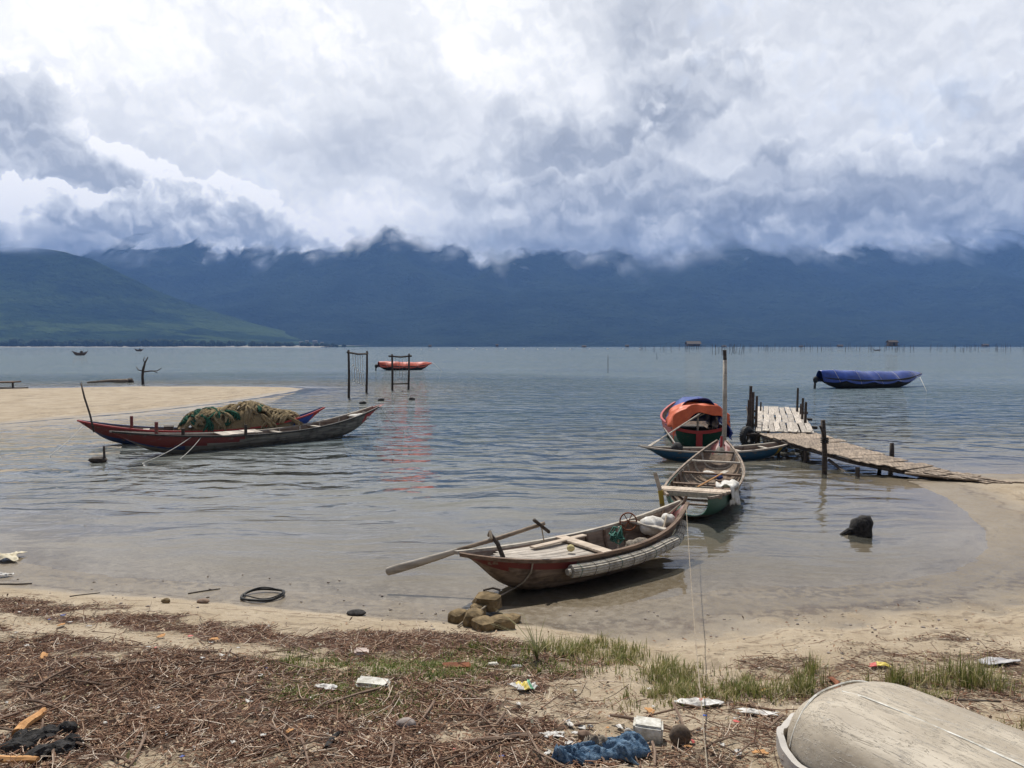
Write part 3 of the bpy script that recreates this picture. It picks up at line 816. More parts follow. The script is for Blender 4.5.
# ---------------------------------------------------------------- boats
class Hull:
    """Loft of an open plank boat. x runs from bow (-) to stern (+), z = 0 is the waterline."""
    def __init__(s, L, B, hm, hb, hs, draft=0.12, wb=0.05, ws=0.05, pb=2.3, eb=2.2, es=2.2, kb=0.14, ks=0.14, rake=0.13, sec=2.3, ke=3.2):
        s.__dict__.update(locals()); del s.__dict__['s']
    def half(s, t):
        u = 2 * t - 1
        e = s.wb if u < 0 else s.ws
        k = s.B / 2
        return e + (k - e) * (1 - abs(u) ** s.pb) ** 0.95
    def sheer(s, t):
        u = 2 * t - 1
        return s.hm + ((s.hb - s.hm) * (-u) ** s.eb if u < 0 else (s.hs - s.hm) * u ** s.es)
    def keel(s, t):
        u = 2 * t - 1
        top = (s.hb - s.kb) if u < 0 else (s.hs - s.ks)
        return -s.draft + (top + s.draft) * abs(u) ** s.ke
    def pt(s, t, q, side, inset=0.0):
        """q 0 at the keel, 1 at the gunwale; side -1 or 1."""
        u = 2 * t - 1
        a = q * math.pi / 2
        b = max(s.half(t) - inset, 0.004)
        zk, zs = s.keel(t) + inset, s.sheer(t)
        fl = 0.86 + 0.14 * q
        y = b * (math.sin(a) ** (2 / s.sec)) * fl
        z = zk + (zs - zk) * (1 - math.cos(a) ** (2 / s.sec))
        x = s.L * (t - 0.5) * (1 - s.rake * (1 - (z - s.keel(t)) / max(zs - s.keel(t), 1e-3)) * abs(u) ** 2)
        return Vector((x, side * y, z))
    def build(s, name, mats, parent, fn, nT=56, nS=10, th=0.03, floor=None):
        vs, fs, mi = [], [], []
        row = 2 * nS + 1
        for sh in (0, 1):
            for i in range(nT + 1):
                t = i / nT
                for j in range(row):
                    side = -1 if j < nS else 1
                    q = abs(j - nS) / nS
                    if sh == 0: p = s.pt(t, q, side)
                    else:
                        ti = 0.012 + t * 0.976
                        p = s.pt(ti, q, side, th)
                        if floor is not None and p.z < floor: p.z = floor
                        if q == 1: p.z = s.sheer(ti)
                    vs.append(p)
        N = (nT + 1) * row
        for i in range(nT):
            for j in range(row - 1):
                a = i * row + j
                fs.append([a, a + 1, a + row + 1, a + row])
                q = (abs(j + 0.5 - nS)) / nS; mi.append(fn((i + 0.5) / nT, q, 0))
                fs.append([N + a, N + a + row, N + a + row + 1, N + a + 1]); mi.append(fn((i + 0.5) / nT, q, 1))
        for i in range(nT):
            for j in (0, row - 1):
                a = i * row + j
                fs.append([a, a + row, N + a + row, N + a]); mi.append(fn((i + 0.5) / nT, 1, 0))
        for i in (0, nT):
            for j in range(row - 1):
                a = i * row + j
                fs.append([a, N + a, N + a + 1, a + 1]); mi.append(fn(i / nT, 1, 0))
        o = mesh_obj(name, vs, fs, mats, parent, True, mi)
        bm = bmesh.new(); bm.from_mesh(o.data); bmesh.ops.recalc_face_normals(bm, faces=bm.faces)
        for e in bm.edges:
            if len(e.link_faces) == 2 and e.calc_face_angle(0) > 0.9: e.smooth = False
        bm.to_mesh(o.data); bm.free()
        return o
    def rail(s, name, side, mat, parent, t0=0.0, t1=1.0, w=0.055, h=0.045, n=40, out=0.012, dz=0.015):
        b = MB(); path = []; outs = []
        for i in range(n + 1):
            t = t0 + (t1 - t0) * i / n
            p = s.pt(t, 1, side)
            d = s.pt(min(t + .01, 1), 1, side) - s.pt(max(t - .01, 0), 1, side)
            o = Vector((0, 0, 1)).cross(d) * (-side); o.z = 0
            o = o.normalized() if o.length > 1e-6 else Vector((0, side, 0))
            if o.y * side < 0: o = -o
            path.append(p + o * out + Vector((0, 0, dz))); outs.append(o)
        b.sweep(path, w, h, outs)
        return b.build(name, mat, parent)
    def rib(s, t, mat, parent, w=0.04, floor=None, q0=0.0):
        b = MB(); pth = []
        for k in range(-9, 10):
            p = s.pt(t, abs(k) / 9, -1 if k < 0 else 1, 0.045)
            if floor is not None: p.z = max(p.z, floor)
            if not pth or (p - pth[-1]).length > 1e-3: pth.append(p)
        b.tube(pth, w * 0.62, 4, up=(1, 0, 0))
        return b.build('rib', mat, parent)
    def thwart(s, t, mat, parent, w=0.16, h=0.03, dz=-0.05, name='thwart', over=0.0):
        b = MB(); x = s.L * (t - 0.5); z = s.sheer(t) + dz; y = s.half(t) - 0.03 + over
        b.bar((x, -y, z), (x, y, z), w, h, seg=3)
        return b.build(name, mat, parent)
def root_of(name, label, cat, pb, ps, group=None, z=0.0):
    """Boat root midway between bow and stern points."""
    pb, ps = Vector(pb), Vector(ps)
    rz = math.atan2(ps.y - pb.y, ps.x - pb.x)
    r = thing(name, label, cat, ((pb.x + ps.x) / 2, (pb.y + ps.y) / 2, z), rz, group)
    L = math.hypot(ps.x - pb.x, ps.y - pb.y)
    return r, L
def to_local(r, p):
    return (Matrix.Translation(r.location) @ r.rotation_euler.to_matrix().to_4x4()).inverted() @ Vector(p)
def to_world(r, p):
    return (Matrix.Translation(r.location) @ r.rotation_euler.to_matrix().to_4x4()) @ Vector(p)
# ---------------------------------------------------------------- A: the beached boat in front
rA, LA = root_of('rowing_boat', 'old brown wooden rowing boat with red bow, resting its stem on the wet sand', 'boat',
                 at(458, 553, 0.62), at(686, 500, 0.74))
hA = Hull(LA, 1.02, 0.36, 0.60, 0.72, 0.10, wb=0.035, ws=0.025, pb=2.5, kb=0.14, ks=0.16, rake=0.16, ke=3.6, sec=2.5, es=2.6)
hA.build('hull', [M['hull_wood'], M['red_paint'], M['inside_wood'], M['hull_black']], rA,
         lambda t, q, s: 2 if s else (3 if t < 0.018 and q > 0.3 else (1 if (t < 0.36 and q > 0.86 - 0.9 * max(0, .13 - t)) or t > 0.93 else 0)), floor=-0.02)
for sd in (-1, 1):
    hA.rail('gunwale', sd, M['brown_wood'] if sd < 0 else M['grey_wood'], rA, 0.0, 0.985)
for t in (0.52, 0.60, 0.68, 0.765, 0.85, 0.92):
    hA.rib(t, M['brown_wood'], rA, 0.04, 0.0)
b = MB()
for k in range(7):
    yf = (k - 3) / 3.5
    xs = []
    for i in range(7):
        t = 0.10 + 0.385 * i / 6
        w = hA.half(t) - 0.05
        xs.append((t, w))
    for i in range(6):
        pass
    t0 = 0.10 + 0.10 * abs(yf)
    x0, x1 = LA * (t0 - .5), LA * (0.485 - .5)
    wt0 = (hA.half(t0) - 0.06); wt1 = (hA.half(0.47) - 0.05)
    z0, z1 = hA.sheer(t0) - 0.04, hA.sheer(0.485) - 0.005
    vs = []
    n = 8
    for i in range(n + 1):
        t = t0 + (0.485 - t0) * i / n
        w = hA.half(t) - 0.045
        z = hA.sheer(t) - 0.012
        for (e, dz) in ((-1, 0), (1, 0), (1, -0.025), (-1, -0.025)):
            vs.append((LA * (t - .5), w * (yf + e * 0.130), z + dz))
    fs = []
    for i in range(n):
        for j in range(4):
            a, c = i * 4 + j, i * 4 + (j + 1) % 4
            fs.append([a, c, c + 4, a + 4])
    fs += [[0, 1, 2, 3], [n * 4 + 3, n * 4 + 2, n * 4 + 1, n * 4]]
    b.raw(vs, fs)
b.build('deck', M['pale_plank'], rA)
b = MB(); t = 0.495; x = LA * (t - .5); w = hA.half(t) + 0.02; z = hA.sheer(t) + 0.028
b.bar((x - 0.06, -w, z), (x - 0.02, w, z), 0.17, 0.035); b.build('deck_beam', M['deck_plank'], rA)
b = MB(); t = 0.40; x = LA * (t - .5); w = hA.half(t) - 0.05; z = hA.sheer(t) + 0.02
b.bar((x - 0.35, w * 0.55, z + .02), (x + 0.75, w * 0.80, z), 0.10, 0.025); b.build('loose_board', M['deck_plank'], rA)
hA.thwart(0.80, M['grey_wood'], rA, 0.10, 0.035, 0.0)
b = MB(); b.bar((LA * .02, 0.06, 0.03), (LA * .40, 0.02, 0.16), 0.30, 0.02, seg=4); b.build('floor_board', M['brown_wood'], rA)
b = MB(); b.tube([hA.pt(.965, .5, 1) * Vector((1, 0, 1)) if False else Vector((LA * .475, 0, .50)), Vector((LA * .492, 0, .72)), Vector((LA * .50, 0, .80))], [.035, .03, .026], 7, jit=.06); b.build('stern_post', M['brown_wood'], rA)
# crutch that carries the oar
crA = to_local(rA, at(505, 553, 0.50)); ct = to_local(rA, at(490, 534, 0.74))
b = MB(); b.tube([crA - Vector((0, 0, .12)), crA.lerp(ct, .5), ct], [0.032, 0.028, 0.026], 7, jit=.08)
crutch = b.build('oar_crutch', M['dark_wood'], rA)
b = MB(); b.tube([ct + Vector((-.03, -.07, -.05)), ct + Vector((0, 0, .03)), ct + Vector((.03, .07, -.04))], 0.022, 6); b.build('crutch_lashing', M['rope'], crutch)
# painter wound round the bow, running down to the stones
bowk = to_local(rA, at(505, 590, 0.0))
b = MB()
pth = [hA.pt(.20, 1, -1) + Vector((0, -.03, .03)), hA.pt(.19, .85, -1) + Vector((0, -.035, 0)), hA.pt(.17, .6, -1) + Vector((0, -.03, 0)), hA.pt(.155, .3, -1) + Vector((0, -.03, -.0))]
b.tube(pth, 0.012, 6)
b.build('bow_rope', M['rope'], rA)
b = MB()
b.tube([hA.pt(.985, 1, 1) + Vector((0, -.05, .02)), Vector((LA * .40, .02, .55)), Vector((LA * .30, -.28, .42))], 0.014, 6)
b.build('stern_rope', M['rope'], rA)

# oar resting over the crutch
o0, o1 = at(386, 572, 0.12), at(545, 523, 0.86)
o1.y = at(490, 533, 0.76).y - 0.05; o1 = at_y(545, 523, at(490, 535, 0.74).y + 0.12)
o0 = at_y(386, 572, at(490, 535, 0.74).y + 0.05)
ro = thing('oar', 'long wooden oar with grey blade, propped across the bow of the brown rowing boat', 'oar', o0.lerp(o1, .6))
lo = lambda p: Vector(p) - Vector(ro.location)
b = MB(); b.tube([lo(o0.lerp(o1, .45)), lo(o0.lerp(o1, .7)) + Vector((0, 0, -.012)), lo(o1)], [0.026, 0.03, 0.024], 8, jit=.04); b.build('shaft', M['brown_plank'], ro, True)
b = MB(); b.tube([lo(o0.lerp(o1, f)) + Vector((0, 0, -.012 * math.sin(f * 5))) for f in (0, .01, .06, .2, .35, .45, .5)], [0.03, .055, .06, 0.055, 0.045, 0.034, 0.028], 8, flat=0.45, up=(0, 1, 0)); b.build('blade', M['grey_wood'], ro, True)
hd = at_y(534, 520, o1.y - .1), at_y(549, 532, o1.y + 0.1)
b = MB(); b.tube([lo(hd[0]), lo(hd[1])], 0.024, 7); b.build('handle', M['dark_wood'], ro, True)
b = MB(); b.tube([lo(at_y(541, 525, o1.y)), lo(at_y(544, 541, o1.y + .1))], 0.008, 5); b.build('lashing', M['rope'], ro)

# bamboo roll lashed along the near side
b = MB(); pth = []
for i in range(25):
    t = 0.315 + 0.655 * i / 24
    p = hA.pt(t, 0.86 - .30 * float(sstep(np.array(t), .72, .97)), -1)
    d = Vector((0, -1, 0)) if t < .8 else Vector((0.25, -1, 0)).normalized()
    pth.append(to_world(rA, p + d * 0.115 + Vector((0, 0, 0.02 - 0.06 * sstep(t, .8, .97)))))
rr = thing('bamboo_roll', 'pale roll of split bamboo lashed along the side of the brown rowing boat', 'bamboo screen', pth[12])
org = Vector(rr.location)
b = MB(org)
n = 15
vs = []
for i, p in enumerate(pth):
    tt = (pth[min(i + 1, 24)] - pth[max(i - 1, 0)]).normalized()
    sd = tt.cross(Vector((0, 0, 1))).normalized(); up = sd.cross(tt)
    rad = 0.086 * (1 - 0.22 * max(0, (i - 18) / 6))
    for j in range(n * 2):
        a = 2 * math.pi * j / (n * 2)
        r_ = rad * (1.0 if j % 2 else 0.86)
        vs.append(p + sd * math.cos(a) * r_ + up * math.sin(a) * r_)
fs = []
for i in range(24):
    for j in range(n * 2):
        a, c = i * n * 2 + j, i * n * 2 + (j + 1) % (n * 2)
        fs.append([a, c, c + n * 2, a + n * 2])
b.raw(vs, fs)
# spiral ends
for e, i in ((0, 0), (1, 24)):
    b.raw([vs[i * n * 2 + j] for j in range(n * 2)], [list(range(n * 2))])
b.build('slats', M['bamboo'], rr)
for i in range(1, 24, 2):
    b = MB(org); p = pth[i]
    tt = (pth[i + 1] - pth[i - 1]).normalized(); sd = tt.cross(Vector((0, 0, 1))).normalized(); up = sd.cross(tt)
    rad = 0.0885 * (1 - 0.22 * max(0, (i - 18) / 6))
    ring = [p + tt * 0.01 * math.sin(3 * a) + sd * math.cos(a) * rad + up * math.sin(a) * rad for a in [2 * math.pi * k / 16 for k in range(17)]]
    b.tube(ring, 0.0032, 5, cap=False); b.build('cord', M['green_cord'] if i % 3 == 1 else M['dark_wood'], rr)
b = MB(org); i = 0
b.tube([pth[0] + Vector((-.015, -.01, .0)), pth[0] + Vector((-.05, -.035, 0.0))], 0.045, 10); b.build('core', M['bamboo'], rr)

# things lying in boat A
def sack(name, label, cat, p, r, seed, mat, group=None, rot=0.0, amp=.3):
    b = MB(p); b.blob(p, r, seed, amp, 2.2, 3, rot)
    o = b.build(name, mat, None, True); o.location = p
    return tag(o, label, cat, group)
pw = lambda x, y, z: to_world(rA, (x, y, z))
sack('sack', 'white plastic sack, the larger of two in the stern of the brown rowing boat', 'sack', pw(LA * .33, .05, .42), (.20, .17, .15), 2, M['white_cloth'])
sack('sack', 'smaller white sack wedged against the stern post of the brown rowing boat', 'sack', pw(LA * .405, .02, .47), (.13, .10, .11), 5, M['white_cloth'])
sack('sack', 'grey stained sack low under the thwart of the brown rowing boat', 'sack', pw(LA * .235, -.08, .17), (.22, .17, .15), 8, M['grey_cloth'])
sack('float', 'small pale yellow net float on the deck edge of the brown rowing boat', 'float', pw(-LA * .10, -.16, hA.sheer(.4) + .06), (.055, .045, .05), 3, plain('cream_float', (.45, .38, .16), (.6, .5, .25)), amp=.1)
# tangled green rope
rg = thing('rope_coil', 'tangle of green rope hanging amidships inside the brown rowing boat', 'rope', pw(LA * .10, -.18, .30))
b = MB(); rnd = random.Random(5)
pth2 = []
for k in range(60):
    a = k * 0.9
    pth2.append((0.09 * math.cos(a) * rnd.uniform(.5, 1.2), 0.08 * math.sin(a * 1.1) * rnd.uniform(.5, 1.2), 0.06 + 0.14 * rnd.random() * math.exp(-k % 7 * .1)))
b.tube(pth2, 0.012, 5); b.build('coil', M['green_cord'], rg, True)
b = MB(); b.tube([(0, 0, -.2), (0.02, 0, .02), (.03, .01, .30)], 0.014, 6); b.build('peg', M['grey_wood'], rg)
# reel
rl = thing('reel', 'rusty wire reel standing on edge in the stern of the brown rowing boat', 'reel', pw(LA * .27, .30, .38))
b = MB(); c = Vector((0, 0, .10))
b.tube([c + Vector((math.cos(a) * .13, math.sin(a) * .03, math.sin(a) * .13)) for a in [2 * math.pi * k / 20 for k in range(21)]], 0.011, 6, cap=False); b.build('rim', M['rust'], rl, True)
b = MB()
for k in range(3):
    a = k * math.pi / 3
    d = Vector((math.cos(a) * .13, math.sin(a) * .03, math.sin(a) * .13)); b.tube([c - d, c + d], 0.007, 5)
b.build('spokes', M['rust'], rl)

# taut line from the stern post to the shore
pt0 = to_world(rA, Vector((LA * .492, -.03, .70)))
e1 = on(708, 766); e1b = at_y(709, 790, e1.y - .35); e1b.z = gz(e1b.x, e1b.y) + .02
mid = at_y(697, 640, (pt0.y + e1b.y) / 2)
b = MB(pt0)
q = [pt0.lerp(e1b, i / 24) for i in range(25)]
for i, p in enumerate(q): p.z -= 0.16 * 4 * (i / 24) * (1 - i / 24)
b.tube(q, 0.0042, 6); o = b.build('mooring_line', M['rope']); o.location = pt0
tag(o, 'long thin pale line stretched from the rowing boat stern down to the litter', 'rope')

# ---------------------------------------------------------------- B: open boat behind it
nB = at(686, 514, 0.45); nB = Vector((3.12, 13.35, 0)); fB = at(722, 441, 0.78)
rB, LB = root_of('open_boat', 'open grey wooden boat with bare ribs, moored behind the brown rowing boat', 'boat', nB, fB)
hB = Hull(LB, 1.42, 0.36, 0.52, 0.80, 0.12, wb=0.34, ws=0.07, pb=2.4, kb=0.42, ks=0.14, rake=0.12, ke=3.0, sec=2.6)
hB.build('hull', [M['hull_grey'], M['green_paint'], M['hull_wood'], M['red_paint']], rB,
         lambda t, q, s: (3 if t > .95 and q > .5 else (1 if (s and t < .25) or (t < .22 and q > .35) else (2 if s else (1 if q > .72 and t < .55 else 0)))), floor=-0.02)
for sd in (-1, 1):
    hB.rail('gunwale', sd, M['boat_rail'], rB, 0.0, 0.99, w=.045, h=.04)
for t in (0.30, 0.38, 0.46, 0.54, 0.62, 0.70, 0.78, 0.86):
    hB.rib(t, M['brown_wood'] if t < .6 else M['grey_wood'], rB, 0.045, 0.0)
# stern bench of loose boards across the near end
for k, (tt, dz, w) in enumerate(((0.115, .055, .15), (.14, .06, .14), (.165, .05, .16))):
    hB.thwart(tt, M['deck_plank'], rB, w, .04, dz, 'bench_board', over=.10)
hB.thwart(0.088, M['deck_plank'], rB, .05, .10, .01, 'bench_beam', over=.08)
for tt, w, mt in ((0.40, .12, 'brown_wood'), (0.62, .12, 'brown_wood'), (.76, .09, 'grey_wood'), (.88, .14, 'dark_wood')):
    hB.thwart(tt, M[mt], rB, w, .04, -.06 if tt < .7 else .0)
b = MB(); b.bar((-LB * .12, -.35, .03), (LB * .30, -.2, .10), .40, .02, seg=4); b.build('floor_board', M['brown_wood'], rB)
b = MB(); b.tube([(LB * .46, 0, .45), (LB * .475, 0, .80), (LB * .48, 0, .92)], [.04, .035, .03], 8); b.build('stem_post', M['bright_red'], rB)
# post with yellow foot on its near left corner
pl = to_local(rB, at_y(664, 503, 13.9)); pt_ = to_local(rB, at_y(655, 473, 14.0))
ry = thing('steering_post', 'slim post with yellow foot rising from the near corner of the open grey boat', 'post', to_world(rB, pl))
a0 = to_world(rB, pl) - Vector(ry.location); a1 = to_world(rB, pt_) - Vector(ry.location)
b = MB(); b.bar(a0.lerp(a1, .42), a1, .07, .04, up=(0, 1, 0)); b.build('shaft', M['deck_plank'], ry)
b = MB(); b.bar(a0 + Vector((0, 0, -.25)), a0.lerp(a1, .42), .085, .055, up=(0, 1, 0)); b.build('foot', M['yellow_paint'], ry)
# short oar and cloth in B
q0, q1 = to_world(rB, (-LB * .23, .05, .40)), to_world(rB, (LB * .13, -.22, .33))
ob = thing('paddle', 'short brown paddle leaning on the thwarts of the open grey boat', 'paddle', q0.lerp(q1, .5))
lo = lambda p: Vector(p) - Vector(ob.location)
b = MB(); b.tube([lo(q0), lo(q1)], .02, 6); b.build('shaft', M['orange_wood'], ob)
b = MB(); b.bar(lo(q1), lo(q1 + (q1 - q0).normalized() * .5), .12, .02); b.build('blade', M['grey_wood'], ob)
def cloth(name, label, cat, org, fn, mat, nu=18, nv=14, th=.008):
    b = MB(org); b.sheet(fn, nu, nv)
    o = b.build(name, mat, None, True, th); o.location = org
    return tag(o, label, cat)
def drape(u, v):
    p = hB.pt(.19 + .12 * u, 1, -1)
    y = -.30 + .0 * u
    s_ = v * .62
    if s_ < .26: q = Vector((p.x, p.y + .24 - s_, p.z + .10 + .03 * math.sin(u * 9)))
    else: q = Vector((p.x, p.y - .03 - .04 * math.sin(u * 7), p.z + .10 - (s_ - .26)))
    w = 0.03 * math.sin(u * 11 + v * 7) + .03 * math.sin(u * 5 - v * 13)
    return to_world(rB, q + Vector((w + .02 * v, w * .6, w + .06 * math.exp(-((v - .3) / .2) ** 2 - ((u - .5) / .4) ** 2))))
cloth('cloth', 'white cloth hung over the right gunwale of the open grey boat', 'cloth', to_world(rB, hB.pt(.25, 1, -1)), drape, M['white_cloth'])
sack('sack', 'small white bundle lying amidships in the open grey boat', 'sack', to_world(rB, (LB * .20, .12, .20)), (.16, .14, .10), 12, M['white_cloth'])
sack('bag', 'little blue bag beside the white bundle in the open grey boat', 'bag', to_world(rB, (LB * .19, -.12, .18)), (.09, .08, .06), 13, M['strong_blue'])

# ---------------------------------------------------------------- C: blue boat lying across
cL, cR = at(640, 446, 0.42), at(795, 440, 0.45); cR.y = 21.9; cR.x = at_y(795, 440, 21.9).x
rC, LC = root_of('blue_boat', 'slender blue boat lying crosswise in front of the tarp-covered green boat', 'boat', cL, cR)
hC = Hull(LC, 0.95, 0.24, 0.40, 0.44, 0.12, wb=.06, ws=.10, pb=2.4, kb=.10, ks=.14, rake=.14, ke=3.0)
hC.build('hull', [M['blue_paint'], M['inside_wood'], M['yellow_paint']], rC, lambda t, q, s: 1 if s else (2 if .86 < t < .90 and q > .35 else 0), floor=-.02)
for sd in (-1, 1): hC.rail('gunwale', sd, M['pale_plank'] if sd < 0 else M['grey_wood'], rC, 0, .99, w=.07, h=.04)
for t in (.25, .45, .62, .8): hC.thwart(t, M['grey_wood'], rC, .10, .03, -.03)
for t in (.35, .55, .7): hC.rib(t, M['brown_wood'], rC, .04, 0.0)
sack('bucket_bundle', 'dark bundle sitting in the left half of the slender blue boat', 'bundle', to_world(rC, (-LC * .26, .1, .30)), (.16, .14, .18), 4, M['rubber'])
oc0, oc1 = at_y(648, 447, 21.3), at_y(704, 411, 24.0)
op = thing('oar', 'pale pole oar slanting from the blue boat up to the orange tarp', 'oar', oc0)
lo = lambda p: Vector(p) - Vector(op.location)
b = MB(); b.tube([lo(oc0.lerp(oc1, .2)), lo(oc1)], .024, 6); b.build('shaft', M['grey_wood'], op)
b = MB(); b.tube([lo(oc0), lo(oc0.lerp(oc1, .08)), lo(oc0.lerp(oc1, .22))], [.05, .06, .026], 6, flat=.4); b.build('blade', M['grey_wood'], op)
op2 = at_y(664, 428, 22.4), at_y(679, 449, 21.5)
b = MB(op2[0]); b.tube([op2[0], op2[1]], [.02, .028], 6); o = b.build('pole', M['pale_plank']); o.location = op2[0]
tag(o, 'short pale stick slanting down into the blue boat below the orange tarp', 'stick')

# ---------------------------------------------------------------- D: green boat under an orange tarp, transom towards us
sD = at(699, 447, 0.0); dD = Vector((0.10, 1, 0)).normalized()
rD, LD = root_of('covered_boat', 'green and red boat seen from its flat stern, covered by orange and blue tarps', 'boat', sD + dD * 6.2, sD)
hD = Hull(6.2, 1.66, 0.55, 0.95, 0.62, 0.2, wb=.06, ws=.74, pb=2.6, kb=.14, ks=.66, rake=.10, ke=4, sec=2.9)
hD.build('hull', [M['green_paint'], M['bright_red'], M['inside_wood']], rD, lambda t, q, s: 2 if s else (1 if q > .80 else 0), floor=.02)
for sd in (-1, 1): hD.rail('gunwale', sd, M['bright_red'], rD, 0, .99, w=.07, h=.05)
# transom
b = MB(); vs = []; n = 9
for k in range(-n, n + 1):
    p = hD.pt(1.0, abs(k) / n, -1 if k < 0 else 1); vs.append(p + Vector((.012, 0, 0)))
for k in range(-n, n + 1):
    p = hD.pt(1.0, abs(k) / n, -1 if k < 0 else 1); vs.append(p + Vector((-.04, 0, 0)))
N = 2 * n + 1
top = [Vector((vs[0].x, y, hD.sheer(1.0) - 0.10 + .10 * (abs(y) / .74) ** 2)) for y in np.linspace(vs[0].y, vs[N - 1].y, N)]
vs2 = vs[:N] + top
fs = [[k, k + 1, N + k + 1, N + k] for k in range(N - 1)]
b.raw(vs2, fs); b.build('transom', M['green_paint'], rD, solid=.03)
b = MB(); x = hD.pt(1, 1, 1).x + .03
b.bar((x, 0, -.15), (x, 0, .50), .20, .03, up=(1, 0, 0)); b.build('red_stripe', M['bright_red'], rD)
b = MB()
for s_ in (-1, 1):
    pth = [Vector((x, s_ * .74 * i / 8, .47 + .12 * (i / 8) ** 2)) for i in range(9)]
    b.tube(pth, .07, 4, flat=.5, up=(1, 0, 0))
b.build('transom_rail', M['bright_red'], rD)
b = MB(); b.tube([(x - .15, -.03, .35), (x - .15, -.03, 1.12)], .035, 7); b.build('canopy_post', M['pale_plank'], rD)
b = MB(); b.tube([(x - .15, -.62, .55), (x - .15, -.56, .95)], .025, 6); b.build('canopy_post', M['pale_plank'], rD)
b = MB(); b.tube([(x - 2.5, 0, 1.17), (x - .1, 0, 1.14)], .03, 6); b.build('ridge_pole', M['brown_wood'], rD)
def arch(u, v, x0, x1, hw, top, low, seed, wr=.05, a0=0.0, a1=1.0, skew=0.0, sagf=.0):
    a = math.pi * (a0 + (a1 - a0) * v)
    X = x0 + (x1 - x0) * u
    n1 = float(fbm(np.array([u * 5 + seed]), np.array([v * 4.0 + seed]), 3)[0]); n2 = math.sin(v * 23 + u * 9 + seed) * .3 + math.sin(u * 17 - v * 7) * .25
    r = 1 + wr * (2.4 * n1 + n2)
    y = -math.cos(a) * hw * r * (1 + .1 * math.sin(a))
    z = low + (top - low) * (max(math.sin(a), 0) ** .8) * r - sagf * math.sin(math.pi * u)
    return Vector((X + skew * math.cos(a) + .12 * n1, y, z))
def rD_cloth(name, label, cat, fn, mat, nu=30, nv=40):
    b = MB(); b.sheet(fn, nu, nv)
    o = b.build(name, mat, None, True, .012)
    o.location = rD.location; o.rotation_euler = rD.rotation_euler
    return tag(o, label, cat)
def orange_fn(u, v):
    k = max(0.0, (u - .62) / .38)
    p = arch(min(u, .62) / .62, v, x - 1.6, x + .04, .89, 1.34, .56 + .30 * v, 1.0, .13, 0.02, .93, .08, .04)
    p.x += .16 * k
    p.z -= k * (.26 + .46 * max(0, 1 - v * 1.9) + .16 * max(0, v - .62)) + .04 * k * math.sin(v * 21)
    return p
def blue_fn(u, v):
    k = max(0.0, (.22 - u) / .22)
    p = arch(u, v, x - 3.4, x - .9, .74, 1.46 + .05 * math.sin(u * 6), .45, 4.0, .09, 0.02, 1.0, 0, .10)
    p.z -= k * max(0, p.z - .5)  # unseen far end drops, shaped to keep light out of the canopy
    p.y += .16 * math.sin(math.pi * v)
    return p
rD_cloth('tarpaulin', 'orange tarpaulin slung over the stern half of the green boat', 'tarp', orange_fn, M['orange_tarp'], 40, 44)
rD_cloth('tarpaulin', 'blue tarpaulin bunched behind the orange one on the green boat', 'tarp', blue_fn, M['blue_tarp'])
def corner_fn(u, v):
    p = arch(u, v, x - 1.5, x + .10, .97, 1.18, .40, 7.0, .10, 0.70, 1.0, 0, .0)
    p.z -= .12 * u * math.sin(v * 9) + .1 * u
    return p
rD_cloth('tarpaulin', 'loose blue tarp corner hanging at the right of the orange tarp', 'tarp', corner_fn, M['blue_tarp'], 18, 16)
b = MB(); b.tube([(x - .3, -.86, .55), (x + .06, .2, 1.10)], .02, 6); o = b.build('pole', M['pale_plank'], rD)
b = MB(); b.bar((x - 4, 0, .3), (x - .5, 0, .3), 1.3, .04); b.build('floor_board', M['dark_wood'], rD)

# ---------------------------------------------------------------- left pair of long boats
gb, ge = at(111, 437, 0.62), at(384, 405, 1.0)
rG, LG = root_of('long_boat', 'long grey boat with dark red prow, nearer of the two moored side by side', 'boat', gb, ge)
hG = Hull(LG, 1.15, 0.36, 0.76, 1.06, 0.12, wb=.05, ws=.06, pb=2.6, eb=2.0, es=2.2, kb=.34, ks=.18, rake=.12, ke=4.6)
hG.build('hull', [M['hull_grey'], M['red_paint'], M['inside_wood'], M['bright_red'], M['navy_paint']], rG,
         lambda t, q, s: 2 if s else (1 if t < .40 and q > .62 + .9 * max(0, t - .12) else (3 if t > .90 and q > .35 + 4 * max(0, .96 - t) else (4 if t < .2 and q > .45 else 0))), floor=.0)
for sd in (-1, 1): hG.rail('gunwale', sd, M['hull_black'] if sd < 0 else M['grey_wood'], rG, 0.0, .96, w=.07, h=.05)
for t in (.42, .50, .58, .66, .74, .82): hG.rib(t, M['grey_wood'], rG, .045, 0.0)
for t in (.55, .70, .86): hG.thwart(t, M['grey_wood'], rG, .16, .035, -.04)
b = MB()
for k in range(5): b.bar((-LG * .16 + .28 * k, -.42 + .03 * k, .42 + .015 * (k % 2)), (-LG * .15 + .28 * k, .48, .44), .26, .03, jit=.01)
b.build('deck', M['pale_plank'], rG)
for xx, yy, hh in ((-LG * .30, -.30, .74), (-LG * .365, .10, .95), (-LG * .10, -.46, .72)):
    b = MB(); b.tube([(xx, yy, .25), (xx + .01, yy, hh)], .05, 7, jit=.06); b.build('mooring_post', M['red_paint'] if yy > 0 else M['dark_wood'], rG)
b = MB(); b.tube([(LG * .40, 0, .55), (LG * .41, 0, .80)], .09, 7); b.build('stern_post', M['grey_wood'], rG)
sack('net_bundle', 'pale net bundle stuffed in the raised stern of the nearer long boat', 'net', to_world(rG, (LG * .385, .02, .62)), (.36, .16, .13), 21, M['white_cloth'])
g2b, g2e = at(78, 424, 0.70), at(326, 408, 0.98)
rK, LK = root_of('long_boat', 'long red and blue boat loaded with nets, farther of the two moored side by side', 'boat', g2b, g2e)
